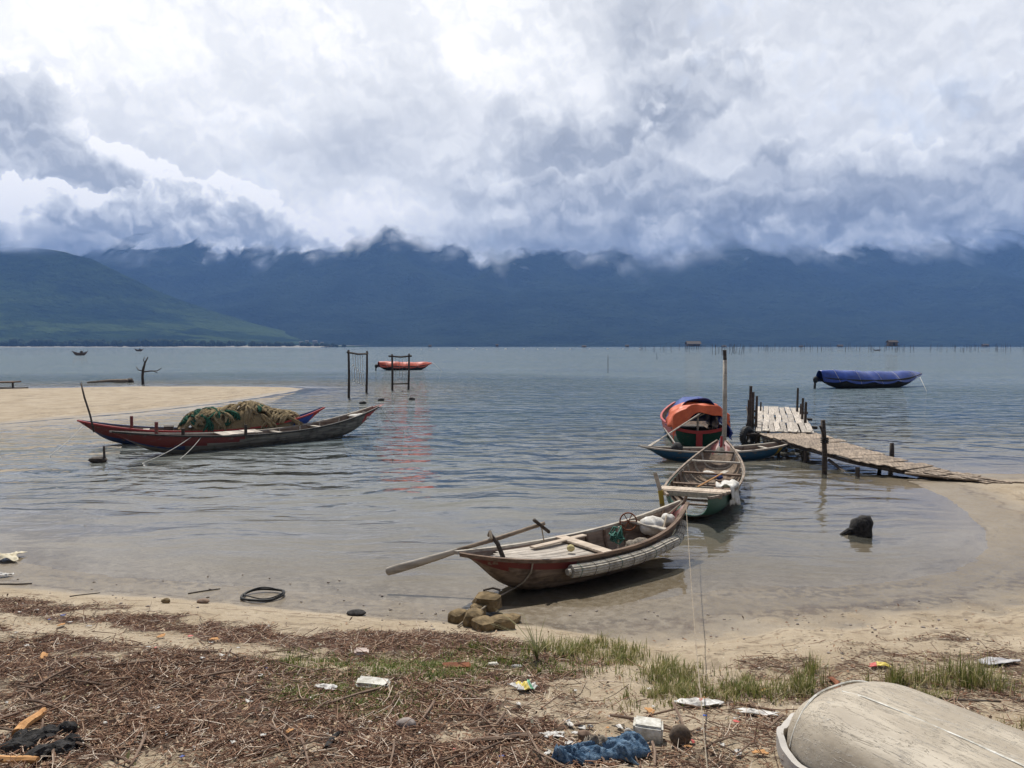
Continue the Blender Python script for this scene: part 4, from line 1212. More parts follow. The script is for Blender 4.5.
hK = Hull(LK, 1.15, 0.36, 0.80, 1.02, 0.12, wb=.05, ws=.08, pb=2.6, eb=2.2, es=2.6, kb=.38, ks=.30, rake=.12, ke=4.6)
hK.build('hull', [M['hull_grey'], M['red_paint'], M['strong_blue'], M['inside_wood'], M['navy_paint'], M['bright_red']], rK,
         lambda t, q, s: (2 if t > .86 else 3) if s else (5 if t > .955 and q > .2 else (1 if t < .36 and q > .60 else (2 if t > .86 else (4 if t < .4 else 0)))), floor=.0)
for sd in (-1, 1): hK.rail('gunwale', sd, M['bright_red'] if sd < 0 else M['navy_paint'], rK, 0.0, .99, w=.06, h=.05)
for t in (.25, .34): hK.thwart(t, M['grey_wood'], rK, .2, .035, -.04)
b = MB(); b.tube([(-LK * .30, -.2, .3), (-LK * .30, -.2, .92)], .05, 7); b.build('mooring_post', M['red_paint'], rK)
b = MB(); b.bar((-LK * .16, -.3, .44), (-LK * .16, .25, .44), .28, .2); b.build('box', M['dark_wood'], rK)
# the heap of nets
nc = to_local(rK, at_y(244, 430, 25.6)); nc = Vector((nc.x, 0.0, 0.30))
rn = thing('fishing_nets', 'big heap of tan and green fishing nets piled on the farther long boat', 'fishing nets', to_world(rK, nc), rK.rotation_euler.z)
NX, NY, NZ = 1.98, .64, .88
def heap(a, bb):
    """a -1..1 along, bb 0..1 across the arch."""
    h = (1 - abs(a) ** 3.2) ** .6
    h *= .86 + .10 * math.sin(a * 2.2 + 1.9) + .10 * math.sin(a * 7.3 + 1)
    ang = math.pi * bb
    return Vector((a * NX, -math.cos(ang) * NY * (.55 + .45 * h), NZ * h * math.sin(ang) ** .7))
b = MB(); b.sheet(lambda u, v: heap(-1 + 2 * u, v) * .87, 36, 20); b.build('heap_core', M['tan_net'], rn, True)
rnd = random.Random(11)
for kind, cnt in (('tan_net', 84), ('green_net', 14)):
    for k in range(cnt):
        b = MB()
        a = rnd.uniform(-.97, .97); wv = rnd.uniform(-.12, .12); sl = rnd.uniform(-.22, .22)
        if kind == 'green_net' and rnd.random() < .7: a = rnd.uniform(-.95, -.1)
        s0 = rnd.uniform(0.0, .62); s1 = s0 + rnd.uniform(.16, .40)
        lift = 1.0 + rnd.uniform(-.02, .07)
        for st in range(4):
            path = []
            for i in range(9):
                f = i / 8
                aa = max(-.985, min(.985, a + (st - 1.5) * .022 + wv * math.sin(f * 3 + st * .4) + (f - .5) * sl))
                path.append(heap(aa, min(s0 + (s1 - s0) * f, .98)) * (lift + .025 * math.sin(k * 3 + f * 6 + st * 2)))
            r0 = rnd.uniform(.026, .05)
            b.tube(path, [r0 * (.4 + .75 * math.sin(math.pi * (i + .6) / 9.2)) for i in range(9)], 7, jit=.25)
        b.build('net_skein', M[kind], rn, False)
# pole and stake by the bows
def pole(name, label, cat, p0, p1, r, mat, group=None, n=7, bend=.02):
    p0, p1 = Vector(p0), Vector(p1)
    b = MB(p0); m1 = p0.lerp(p1, .35) + Vector((bend, 0, 0)); m2 = p0.lerp(p1, .7) + Vector((-bend * .6, 0, 0))
    b.tube([p0, m1, m2, p1], [r * 1.05, r, r * .95, r * .85], n, jit=.07)
    o = b.build(name, mat, None, True); o.location = p0
    return tag(o, label, cat, group)
pole('mooring_pole', 'thin bare pole leaning over the red prows of the two long boats', 'pole', at_y(94, 432, 23.2), at_y(81, 383, 23.6), .028, M['dark_wood'])
pole('stake', 'dark stake standing in the water under the prow of the long red boat', 'stake', Vector((at(106, 462).x, at(106, 462).y, -.4)), at_y(104, 446, at(106, 462).y), .035, M['dark_wood'])
f0 = at(98, 460, .06); b = MB(f0); b.blob(f0, (.26, .14, .10), 31, .35, 2, 2, .2); o = b.build('drift_block', M['dark_wood']); o.location = f0
tag(o, 'dark waterlogged block floating at the stake under the red prow', 'wood block')
def rope(name, label, pts, r, mat, cat='rope', group=None, n=5):
    p0 = Vector(pts[0]); b = MB(p0); b.tube(pts, r, n); o = b.build(name, mat, None, True); o.location = p0
    return tag(o, label, cat, group)
rope('mooring_rope', 'pale mooring rope slanting from the nearer long boat into the water', sag(to_world(rG, hG.pt(.22, 1, -1)), at(125, 468, -.05), .12), .012, M['pale_rope'])
rope('mooring_rope', 'second pale rope looping lower beside the nearer long boat bow', sag(to_world(rG, hG.pt(.25, 1, -1)), at(148, 470, -.05), .25), .010, M['pale_rope'])
rope('mooring_rope', 'rope from the raised red stern of the nearer long boat into the lagoon', sag(to_world(rG, hG.pt(.985, .9, -1)), at(411, 433, -.05), .25), .010, M['pale_rope'])
rope('mooring_rope', 'thin rope running left from the farther red prow into the water', sag(to_world(rK, hK.pt(.02, .95, -1)), at(-40, 482, -.05), .5), .009, M['pale_rope'])

# ---------------------------------------------------------------- boats farther out under tarps
def tarped(name, label, pl, pr, h, B, mat, hullmat, tarp_label, motor=True):
    r, L = root_of(name, label, 'boat', pl, pr)
    hh = Hull(L, B, h * .48, h * .66, h * .84, .15, wb=.35, ws=.08, pb=2.8, kb=.45, ks=.2, rake=.14, ke=3.6)
    hh.build('hull', [hullmat, M['inside_wood']], r, lambda t, q, s: 1 if s else 0, nT=36, nS=7)
    def fn(u, v):
        t = .01 + .975 * u
        w = hh.half(t) + .06
        a = math.pi * v; c = math.cos(a)
        n1 = float(fbm(np.array([u * 9 + 2]), np.array([v * 4.0]), 3)[0])
        scal = abs(math.sin(u * 13 + 1.0)) ** .7
        z0 = hh.sheer(t) - h * (.10 + .16 * scal) * (1 - .7 * max(0, u - .85) / .15)
        top = h * (1.02 - .10 * u + .035 * math.sin(u * 8))
        top = hh.sheer(t) + (top - hh.sheer(t)) * (1 - max(0, (u - .80) / .20) ** 2 * .75)
        prof = 1 - abs(c) ** 2.2
        fold = .055 * h * math.sin(u * 23 + 3 * abs(c)) * (abs(c) ** .5) * (1 - abs(c) ** 6)
        return Vector((L * (t - .5) + .1 * n1, -c * w * (1.0 + .03 * n1), z0 + (top - z0) * prof + fold + .10 * n1 * h * prof))
    b = MB(); b.sheet(fn, 48, 18)
    o = b.build('tarpaulin', mat, None, True, .02); o.location = r.location; o.rotation_euler = r.rotation_euler
    tag(o, tarp_label, 'tarp')
    b = MB()
    for u in (.12, .3, .5, .68, .86):
        b.tube([fn(u, v / 12) * 1.003 + Vector((0, 0, .012)) for v in range(13)], .014, 4)
    b.build('tie_rope', M['pale_rope'], o)
    if motor:
        b = MB(); b.blob((-L * .5 - .25, 0, h * .50), (.22, .18, .28), 4, .15, 2, 2); b.tube([(-L * .5 - .28, 0, h * .4), (-L * .5 - .34, 0, -.3)], .09, 7); b.build('outboard_motor', M['rubber'], r, True)
    return r, hh
rE, hE = tarped('covered_motor_boat', 'motor boat wrapped in a blue tarp, afloat beyond the wooden jetty',
                at(818, 388.5, 0), at(921, 386, 0), 1.32, 2.3, M['blue_tarp'], M['hull_black'], 'deep blue tarpaulin wrapped over the motor boat beyond the jetty')
rope('anchor_rope', 'thin anchor rope slanting from the blue-wrapped boat bow into the lagoon', [at_y(920, 377, 58), at(927, 392, -.05)], .015, M['pale_rope'])
rF, hF = tarped('covered_motor_boat', 'low boat under an orange red tarp, afloat behind the net frames', at(378, 370.5, 0), at(432, 369.5, 0), 1.12, 2.2, M['red_tarp'], M['hull_black'],
                'orange red tarpaulin laced over the low boat behind the net frames')
rope('anchor_rope', 'thin anchor rope slanting from the orange-wrapped boat into the lagoon', [at_y(432, 362, 100), at(442, 371, -.05)], .02, M['pale_rope'])
def small_boat(name, label, px, py, wpx, h):
    c = at(px, py, 0); w = wpx / F * c.y
    r, L = root_of(name, label, 'boat', c - Vector((w / 2, 0, 0)), c + Vector((w / 2, .0, 0)))
    hh = Hull(L, L * .2, h, h * 1.9, h * 1.7, .15, pb=2.6, kb=.2, ks=.2, ke=3.0)
    hh.build('hull', [M['brown_wood'], M['inside_wood']], r, lambda t, q, s: 1 if s else 0, nT=24, nS=5)
    for t in (.35, .6): hh.thwart(t, M['grey_wood'], r, .3, .05, 0)
    b = MB(); b.blob((L * .1, 0, h), (L * .10, L * .06, h * .8), 4, .3, 2, 2); b.build('cargo', M['dark_wood'], r)
small_boat('fishing_boat', 'small dark fishing boat far out off the left sandbank', 80, 355.5, 17, .9)
small_boat('fishing_boat', 'tiny pale fishing boat farthest out near the wooded left shore', 139, 351.3, 10, 1.0)
small_boat('fishing_boat', 'small low skiff beside the right stilt hut', 877, 350.8, 9, .6)
# ---------------------------------------------------------------- jetty: plank platform and the gangway down to the sand
NLj, NRj, FLj, FRj = at(757, 432, .55), at(813, 434, .55), at(757.5, 405, .60), at(802, 410, .60)
jA = (NLj + NRj) / 2; jB = (FLj + FRj) / 2
jd = (jB - jA); jd.z = 0; JL = jd.length; jrz = math.atan2(jd.y, jd.x)
jet = thing('jetty', 'rickety wooden jetty of grey planks with a gangway running to the right sandbank', 'jetty', (jA.x, jA.y, 0), jrz)
JW = 1.70
rnd = random.Random(4)
b = MB()
x = 0.0
for s0, s1, nb in ((0.0, .30, 9), (.30, .62, 8), (.62, 1.0, 8)):
    for k in range(nb):
        w = JW / nb
        y = -JW / 2 + w * (k + .5)
        a0 = JL * s0 + rnd.uniform(-.08, .12); a1 = JL * s1 + rnd.uniform(-.12, .1)
        b.bar((a0, y + rnd.uniform(-.02, .02), .57 + rnd.uniform(-.015, .02)), (a1, y + rnd.uniform(-.03, .03), .60 + rnd.uniform(-.015, .02)), w * rnd.uniform(.84, .95), .028, seg=3, jit=.006)
b.build('deck', M['pale_plank'], jet)
b = MB()
for k in range(4):
    b.bar((-.10 + rnd.uniform(-.05, .05), -JW / 2 + .2 + .4 * k, .60), (.25, -JW / 2 + .1 + .42 * k, .635), .16, .03)
b.build('loose_boards', M['grey_wood'], jet)
for y in (-JW / 2 + .1, JW / 2 - .1):
    b = MB(); b.tube([(-.15, y, .50), (JL * .5, y, .51), (JL + .1, y, .54)], .06, 7, jit=.08); b.build('bearer', M['dark_wood'], jet)
for xx in (.1, JL * .33, JL * .64, JL * .95):
    b = MB(); b.tube([(xx, -JW / 2 - .28, .43), (xx, 0, .44), (xx, JW / 2 + .35, .45)], .055, 7, jit=.08); b.build('cross_beam', M['dark_wood'], jet)
def jpost(px, py, Y, r=.045, dz=-1.0, mat='dark_wood', lean=0.0):
    tp = to_local(jet, at_y(px, py, Y))
    b = MB(); b.tube([(tp.x + lean, tp.y, dz), (tp.x + lean * .5, tp.y + .015, tp.z * .4), (tp.x, tp.y, tp.z)], [r * 1.1, r, r * .85], 8, jit=.08)
    b.build('post', M[mat], jet)
for a in ((751, 386, 25.6, .06), (753.5, 392, 26.2, .05), (757, 396, 24.4, .045), (749, 400, 24.6, .05), (761, 402, 30.5, .04),
          (798, 388, 30.2, .05), (803, 398, 27.0, .05), (806, 402, 25.6, .05), (801, 404, 29.0, .045)):
    jpost(*a)
for xx in (JL * .2, JL * .55, JL * .95):
    for y in (-JW / 2 + .08, JW / 2 - .08):
        b = MB(); b.tube([(xx, y, -1.2), (xx + .02, y, .45)], .055, 7, jit=.08); b.build('pile', M['dark_wood'], jet)
# dark heap of floats and branches under the near end
b = MB()
for k in range(9):
    b.tube([(rnd.uniform(-.2, 1.5), rnd.uniform(-.8, .8), rnd.uniform(-.2, .2)), (rnd.uniform(.2, 2.0), rnd.uniform(-.8, .8), rnd.uniform(.1, .5))], .04, 6)
b.build('brace', M['dark_wood'], jet)
# gangway
cw = [(Vector((8.30, 22.9, .55)), 1.85), (Vector((8.80, 21.1, .44)), 1.65), (Vector((9.20, 19.5, .31)), 1.30), (Vector((10.05, 18.35, .18)), .90), (Vector((11.15, 17.45, .07)), .60)]
for q_ in cw: pass
def gpt(t):
    t = t * 4; i = min(int(t), 3); f = t - i
    return cw[i][0].lerp(cw[i + 1][0], f), cw[i][1] * (1 - f) + cw[i + 1][1] * f
b = MB(jet.location, jrz)
NP = 24
for k in range(NP):
    t = (k + .5) / NP
    c, w = gpt(t)
    c2, _ = gpt(min(t + .02, 1)); c1, _ = gpt(max(t - .02, 0))
    dr = (c2 - c1).normalized(); across = Vector((1, .14 + .40 * t, 0)).normalized()
    across = (across + rnd.uniform(-.05, .05) * Vector((0, 1, 0))).normalized()
    tilt = rnd.uniform(-.025, .025)
    z = Vector((0, 0, rnd.uniform(-.012, .018)))
    ww = w * rnd.uniform(.90, 1.06) / 2; off = across * rnd.uniform(-.05, .05)
    b.bar(c - across * ww + z + off + Vector((0, 0, tilt)), c + across * ww + z + off - Vector((0, 0, tilt)), .37 * rnd.uniform(.86, 1.0), .020, up=(-.04, -.10, 1), seg=2, jit=.008)
b.build('gangway_planks', M['brown_plank'], jet)
for sgn, mt in ((-1, 'dark_wood'), (1, 'brown_wood'), (0, 'dark_wood')):
    b = MB(jet.location, jrz)
    pth = []
    for k in range(13):
        c, w = gpt(k / 12); pth.append(c + Vector((1, .25, 0)).normalized() * (w / 2 - .12) * sgn + Vector((0, 0, -.075)))
    b.tube(pth, .055, 7, jit=.1); b.build('gangway_bearer', M[mt], jet)
for px0, py0, px1, py1, h0, h1, r in ((905, 473, 1009, 484, .16, .05, .035), (925, 470, 1012, 483, .18, .07, .03), (985, 480, 1040, 484, .08, .06, .028)):
    p0, p1 = at(px0, py0, h0), at(px1, py1, h1)
    b = MB(jet.location, jrz); b.bar(p0, p1, .10, .04, seg=4, jit=.01); b.build('ramp_board', M['brown_plank'], jet)
for px, py, h in ((858, 468, .2), (779, 446, .3), (806, 452, .3), (880, 463, .2)):
    c = at(px, py, h); b = MB(jet.location, jrz); b.tube([(c.x, c.y, -.8), (c.x, c.y + .02, h + .02)], .05, 7, jit=.08); b.build('pile', M['dark_wood'], jet)
c0, c1 = at(829, 460, .15), at(851, 473, .0)
b = MB(jet.location, jrz); b.tube([c0, c1 + Vector((0, 0, -.1))], .045, 6); b.build('brace', M['dark_wood'], jet)
# separate posts beside the gangway
c = at(824, 474, 0); tp = at_y(823, 420, c.y)
r1 = thing('forked_post', 'tall dark forked post standing in the water against the left gangway edge', 'post', c)
b = MB(c); b.tube([c + Vector((0, 0, -.7)), c + Vector((.01, 0, .5)), tp], [.07, .065, .055], 9, jit=.08); b.build('trunk', M['dark_wood'], r1, True)
b = MB(c); f = c + Vector((0, 0, tp.z * .68)); b.tube([f + Vector((0, -.03, -.08)), f + Vector((-.06, -.04, .12)), f + Vector((-.15, -.05, .30))], [.045, .035, .022], 7); b.build('fork', M['dark_wood'], r1, True)
b = MB(c); b.tube([f + Vector((.09 * math.cos(a), .09 * math.sin(a), -.15 + .008 * a)) for a in np.linspace(0, 18, 40)], .016, 5); b.build('lashing', M['rubber'], r1)
pole('post', 'short dark post standing right of the gangway near the sandbank', 'post', Vector((at_y(892, 456, 20.2).x, 20.2, -.4)), at_y(892, 443, 20.2), .065, M['dark_wood'], bend=0)
c = at_y(723.5, 452, 22.75); c.z = -.6
r2 = thing('mooring_post', 'tall bleached mooring post with dark top between the open boat and the tarps', 'post', (c.x, c.y, 0))
b = MB((c.x, c.y, 0)); t1 = at_y(725, 360, 22.75); b.tube([c, c.lerp(t1, .5) + Vector((.02, 0, 0)), t1], [.075, .068, .06], 9, jit=.06); b.build('shaft', M['grey_wood'], r2, True)
b = MB((c.x, c.y, 0)); b.tube([t1, at_y(724.5, 350, 22.75)], .052, 8); b.build('top', M['dark_wood'], r2)
# tyre fender
tc = at_y(747.5, 437, 23.6)
ty = thing('tyre', 'black tyre hung as a fender on the left corner of the jetty', 'tyre', tc, 0, rot=(R(86), R(6), R(38)))
def torus(R0, r, nu=36, nv=14, flat=1.0, wob=0.0, seed=1):
    vs, fs = [], []
    for i in range(nu):
        a = 2 * math.pi * i / nu
        for j in range(nv):
            q = 2 * math.pi * j / nv
            rr = R0 + r * math.cos(q) + wob * math.sin(2 * a + seed)
            vs.append((rr * math.cos(a), rr * math.sin(a), r * flat * math.sin(q) + wob * .5 * math.sin(3 * a + seed)))
    for i in range(nu):
        for j in range(nv):
            fs.append([i * nv + j, ((i + 1) % nu) * nv + j, ((i + 1) % nu) * nv + (j + 1) % nv, i * nv + (j + 1) % nv])
    return vs, fs
b = MB(); b.raw(*torus(.235, .098, flat=.95)); cs_ = b.build('carcass', M['rubber'], ty, True)
b = MB()
for i in range(30):
    a = 2 * math.pi * i / 30
    b.bar((.325 * math.cos(a), .325 * math.sin(a), -.07), (.325 * math.cos(a), .325 * math.sin(a), .07), .035, .02, up=(math.cos(a), math.sin(a), 0))
b.build('tread', M['rubber'], cs_)
rope('tyre_rope', 'dark rope holding the tyre fender to the jetty post', [tc + Vector((0, 0, .25)), tc + Vector((.1, .3, .6)), tc + Vector((.2, .8, .9))], .015, M['dark_wood'])

# ---------------------------------------------------------------- net frames standing in the lagoon
def frame(label, pl, pr, tl, tr, r, low=None):
    c = at(*pl); d = at(*pr)
    root = thing('net_rack', label, 'net frame', (c.x, c.y, 0))
    pts = []
    for (base, tpx) in ((c, tl), (d, tr)):
        t = at_y(*tpx, base.y); pts.append((base, t))
        b = MB((c.x, c.y, 0)); b.tube([base + Vector((0, 0, -.8)), base.lerp(t, .5) + Vector((.03, 0, 0)), t], [r, r * .95, r * .8], 7, jit=.07); b.build('post', M['dark_wood'], root, True)
    a, e = pts[0][1], pts[1][1]; a = a + Vector((0, 0, -.15)); e = e + Vector((0, 0, -.18))
    dd = (e - a).normalized()
    b = MB((c.x, c.y, 0)); b.tube([a - dd * .25, a.lerp(e, .5) + Vector((0, 0, -.07)), e + dd * .2], r * .75, 7, jit=.08); b.build('crossbar', M['dark_wood'], root)
    if low:
        p = pts[0][0].lerp(pts[0][1], low); q = pts[1][0].lerp(pts[1][1], low)
        b = MB((c.x, c.y, 0)); b.tube([p, q], r * .6, 6); b.build('lower_bar', M['dark_wood'], root)
    return root, a, e
fr1, a, e = frame('taller two-post wooden frame hung with hoop nets, left of the red-tarped boat', (348.5, 398), (366, 393), (348.5, 350), (367, 351), .085)
for k in range(5):
    b = MB(); c0 = a.lerp(e, .22 + .13 * k)
    p0 = c0; b = MB(p0)
    rr = .42 - .03 * k; dn = 1.25 + .12 * k
    pth = [c0, c0 - Vector((0, 0, dn - rr))] + [c0 + (e - a).normalized() * rr * .8 * math.sin(q) + Vector((.0, 0, -dn + rr * math.cos(q) * 1.25)) for q in np.linspace(0, 2 * math.pi, 20)]
    b.tube(pth, .016, 5); o = b.build('hoop_net', M['pale_rope']); o.location = p0
    tag(o, 'thin hoop net hanging from the crossbar of the taller net frame', 'net', 'hoop nets on the taller frame')
fr2, a, e = frame('shorter two-post wooden frame with a low rail, in front of the red-tarped boat', (392, 390.5), (408, 390), (392, 354), (409, 353.5), .085, .18)
for k in range(4):
    c0 = a.lerp(e, .2 + .2 * k); b = MB(c0); b.tube([c0, c0 + Vector((.04, 0, -.7)), c0 + Vector((.0, 0, -1.5 - .3 * (k % 2)))], .012, 4); o = b.build('hanging_line', M['rope']); o.location = c0
    tag(o, 'thin line hanging from the crossbar of the shorter net frame', 'line', 'lines on the shorter net frame')
for px, py, lab in ((363, 403, 'small dark float in the water below the taller net frame'), (381, 400, 'little dark float between the two net frames'), (412, 399, 'dark float with a slack line right of the shorter net frame')):
    c = at(px, py, .04); b = MB(c); b.blob(c, (.2, .14, .12), px, .3, 2, 2); o = b.build('float', M['rubber'], None, True); o.location = c; tag(o, lab, 'float')

# dead tree, drift log, raft end, stump
c = at(143, 384, 0); c.z = -.3
dt = thing('dead_tree', 'bare dead tree with two crooked limbs standing in the water off the sandbank', 'tree', (c.x, c.y, 0))
P_ = lambda px, py: at_y(px, py, c.y)
b = MB((c.x, c.y, 0)); b.tube([c, P_(142.5, 376), P_(143, 370), P_(145, 363), P_(148, 357)], [.12, .11, .10, .075, .04], 8, jit=.12); b.build('trunk', M['dark_wood'], dt, True)
for pts, r in (([(142.5, 372), (150, 371), (156, 371), (160, 368)], .06), ([(142.5, 371), (138, 370), (135, 367)], .05), ([(145, 364), (143, 360), (143.5, 357)], .04), ([(153, 371), (157, 373)], .03)):
    b = MB((c.x, c.y, 0)); b.tube([P_(*q) + Vector((0, .1 * i, 0)) for i, q in enumerate(pts)], [r, r * .9, r * .7, r * .4][:len(pts)], 6, jit=.12); b.build('limb', M['dark_wood'], dt, True)
p0, p1 = at(87, 382.5, .04), at(130, 381, .12)
dl = thing('drift_log', 'long pale drift log floating beyond the left sandbank', 'log', p0.lerp(p1, .5))
b = MB(dl.location); b.tube([p0, p0.lerp(p1, .5) + Vector((0, 0, .08)), p1], [.06, .13, .2], 8, jit=.1); b.build('trunk', M['brown_plank'], dl, True)
b = MB(dl.location); b.blob(p1, (.35, .25, .28), 5, .4, 2, 2); b.build('root_end', M['dark_wood'], dl)
p0 = at(-14, 388, .2); rf = thing('moored_raft', 'dark low wooden raft at the left edge beyond the sandbank', 'raft', p0)
b = MB(p0)
for k in range(5): b.bar(p0 + Vector((-1.5, k * .4, -.1)), p0 + Vector((2.3 - .1 * k, k * .4, -.1)), .34, .14, jit=.02)
b.build('raft_deck', M['dark_wood'], rf)
b = MB(p0); b.bar(p0 + Vector((-1.2, .8, .35)), p0 + Vector((1.7, .8, .40)), 1.0, .10); b.build('raft_bench', M['brown_wood'], rf)
for xx in (-.9, 1.4):
    b = MB(p0); b.tube([p0 + Vector((xx, .8, -.1)), p0 + Vector((xx, .8, .35))], .07, 6); b.build('raft_leg', M['dark_wood'], rf)
c = at(861, 534, 0)
st = thing('stump', 'wet black tree stump sticking out of the calm shallows on the right', 'stump', c)
b = MB(c)
for k in range(1): b.tube([c + Vector((0, 0, -.25)), c + Vector((.0, 0, .1)), c + Vector((.02, 0, .21)), c + Vector((.01, 0, .285)), c + Vector((0, .02, .31))], [.20, .185, .18, .14, .03], 18, jit=.10)
b.build('trunk', M['charred'], st, True)
b = MB(c); b.tube([c + Vector((-.12, 0, .03)), c + Vector((-.22, -.02, .05)), c + Vector((-.36, -.02, -.02))], [.09, .06, .03], 7, jit=.12); b.build('root', M['charred'], st)
# stakes
pole('stake', 'single thin stake far out in the middle of the lagoon', 'stake', Vector((at(608, 373).x, at(608, 373).y, -.3)), at_y(608, 355, at(608, 373).y), .035, M['dark_wood'], bend=0)
pole('stake', 'faint slim stake far out left of the tall mooring post', 'stake', Vector((at(657, 360).x, at(657, 360).y, -.3)), at_y(656.5, 353, at(657, 360).y), .04, M['dark_wood'], bend=0)
rnd = random.Random(21)
def base_stake(h, r):
    b = MB(); b.tube([(0, 0, -.5), (0.03, 0, h * .5), (0, 0, h)], r, 5); me = b.build('fishing_stake', M['dark_wood'])
    return me
proto = base_stake(1.0, .07)
first = True
def put_stake(px, py, h, lean, label, group):
    global first
    c = at(px, py, 0)
    o = proto if first else proto.copy()
    if not first: COL.objects.link(o)
    first = False
    o.location = (c.x, c.y, 0); o.scale = (1, 1, h); o.rotation_euler = (0, lean, rnd.uniform(0, 6))
    tag(o, label, 'stake', group)
for k in range(16):
    put_stake(713 + k * 2.0 + rnd.uniform(-1, 1), 354.5 + rnd.uniform(-1.2, 1.4), rnd.uniform(2.8, 4.4), rnd.uniform(-.35, .35), 'slanting dark stake in the thick cluster behind the tall mooring post', 'stakes clustered behind the mooring post')
for k in range(190):
    px = rnd.uniform(742, 1035) if k < 150 else rnd.uniform(640, 742)
    py = rnd.choice((350.2, 351.2, 352.4)) + rnd.uniform(-.4, .4)
    if px > 990: py += rnd.choice((0, 0, 2))
    d = at(px, py).y
    put_stake(px, py, rnd.uniform(3.0, 5.4) * d / 520, rnd.uniform(-.05, .05), 'thin dark fishing stake in the long far rows across the lagoon', 'fishing stakes in far rows')
# stilt huts
def hut(px, py, wpx, label, raft=True, h=2.6):
    c = at(px, py, 0); w = wpx / F * c.y; 
    r = thing('stilt_hut', label, 'hut', (c.x, c.y, 0))
    b = MB(); 
    for xx in (-.45, -.15, .15, .45):
        for yy in (-.3, .3): b.tube([(xx * w, yy * w, -.5), (xx * w, yy * w, h * .45)], w * .02, 5)
    b.build('stilts', M['dark_wood'], r)
    b = MB(); b.bar((-w * .5, 0, h * .45), (w * .5, 0, h * .45), w * .8, h * .06); b.build('platform', M['dark_wood'], r)
    b = MB()
    x0, x1 = -w * .40, w * .40; z0, z1 = h * .48, h * .85; y0, y1 = -w * .3, w * .3
    b.bar((x0, 0, (z0 + z1) / 2), (x1, 0, (z0 + z1) / 2), y1 - y0, z1 - z0); wl_ = b.build('wall', M['brown_wood'], r)
    b = MB(); b.bar((-w * .05, y0 - .02 * w, (z0 + z1) / 2 - .05), (w * .12, y0 - .02 * w, (z0 + z1) / 2 - .05), .05 * w, (z1 - z0) * .8); b.build('doorway', M['rubber'], wl_)
    b = MB()
    for s_ in (-1, 1):
        b.bar((-w * .48, s_ * w * .2, h * .93), (w * .48, s_ * w * .2, h * .93), w * .44, h * .05, up=(0, s_ * .5, 1))
    b.build('roof', M['dark_wood'], r)
hut(693, 349.2, 15, 'dark fishing hut with a long low platform left of the tall mooring post', h=7.0)
hut(892, 350.2, 10, 'dark fishing hut on stilts far out at the right of the lagoon', h=7.2)
for i, (px, w, lab) in enumerate(((724, 6, 'small hut far out just left of the stake cluster'), (840, 7, 'small pale-roofed hut far out between the stakes'), (985, 8, 'low hut far out near the right edge'),
                    (801, 5, 'tiny hut far out left of centre among the far stake rows'), (430, 4, 'tiny hut far out right of the net frames'), (497, 4, 'tiny hut in the far middle of the lagoon'),
                    (584, 6, 'larger tiny hut under the low far green hill'), (627, 5, 'tiny hut far out left of the dark hut with long platform'))):
    hut(px, 348.3, w * .8, lab, h=3.6 + (i % 3))
# stakes' neighbours: a line of buoys
fb = None
for k in range(14):
    px = 420 + k * 17 + rnd.uniform(-4, 4); c = at(px, 348.9 + rnd.uniform(-.2, .5), .2)
    if fb is None:
        b = MB(); b.blob((0, 0, .25), (1.0, .6, .5), 3, .15, 2, 2); fb = b.build('buoy', M['white_plastic'], None, True); o = fb
    else:
        o = fb.copy(); COL.objects.link(o)
    o.location = (c.x, c.y, 0); o.scale = (rnd.uniform(.6, 1.3),) * 3
    tag(o, 'tiny pale float in the far-off line of floats', 'float', 'floats far out on the lagoon')
# shore far left: wood and a few houses
def far_woods():
    rnd = random.Random(9); b = MB()
    for k in range(420):
        px = rnd.uniform(-260, 345); Y = rnd.uniform(1980, 2140)
        f = 1 - .45 * sstep(np.array(px), 150, 345)
        c = at_y(px, 346, Y); h = rnd.uniform(9, 22) * float(f)
        b.blob((c.x, Y, h * .48), (h * rnd.uniform(.35, .8), h * .5, h * .55), k, .5, 2.2, 2)
    m = plain('coastal_foliage', (.010, .020, .010), (.03, .05, .02), .15, .9, .1)
    o = b.build('far_woods', m, None, False); o['kind'] = 'stuff'
far_woods()
b = MB(); 
xs = np.linspace(-2600, -480, 60)
X = np.repeat(xs[None], 5, 0); Yv = np.array([1900, 1925, 1960, 2100, 2600.])[:, None] + 25 * np.sin(xs / 210)[None]
o = grid_obj('far_shore', X, Yv, np.repeat(np.array([-1.5, .5, 1.6, 3.5, 5.0])[:, None], 60, 1), plain('far_sand', (.11, .10, .07), (.2, .17, .12), .02))
o['kind'] = 'structure'
M['roof_pale'] = plain('tin_roof', (.16, .16, .17), (.24, .24, .25), .5, .95, .05)
for px, py, w, lab in ((301, 343, 5, 'small pale-roofed house at the foot of the left hill'), (307, 341.8, 4.5, 'white-roofed house higher up the foot of the left hill'), (315, 342, 6, 'broad pale house, right end of the cluster under the left hill'), (322, 343.4, 4, 'tiny white house low by the water right of the hill cluster')):
    c = at_y(px, py, 2080); r = thing('house', lab, 'house', (c.x, 2080, 4)); z = c.z - 4
    b = MB(); b.bar((-w, 0, z * .5), (w, 0, z * .5), w * 1.2, z + 3); b.build('wall', M['wall_pale'], r)
    b = MB()
    for s_ in (-1, 1): b.bar((-w * 1.1, s_ * w * .3, z + 3), (w * 1.1, s_ * w * .3, z + 3), w * .75, .6, up=(0, s_ * .6, 1))
    b.build('roof', M['roof_pale'], r)
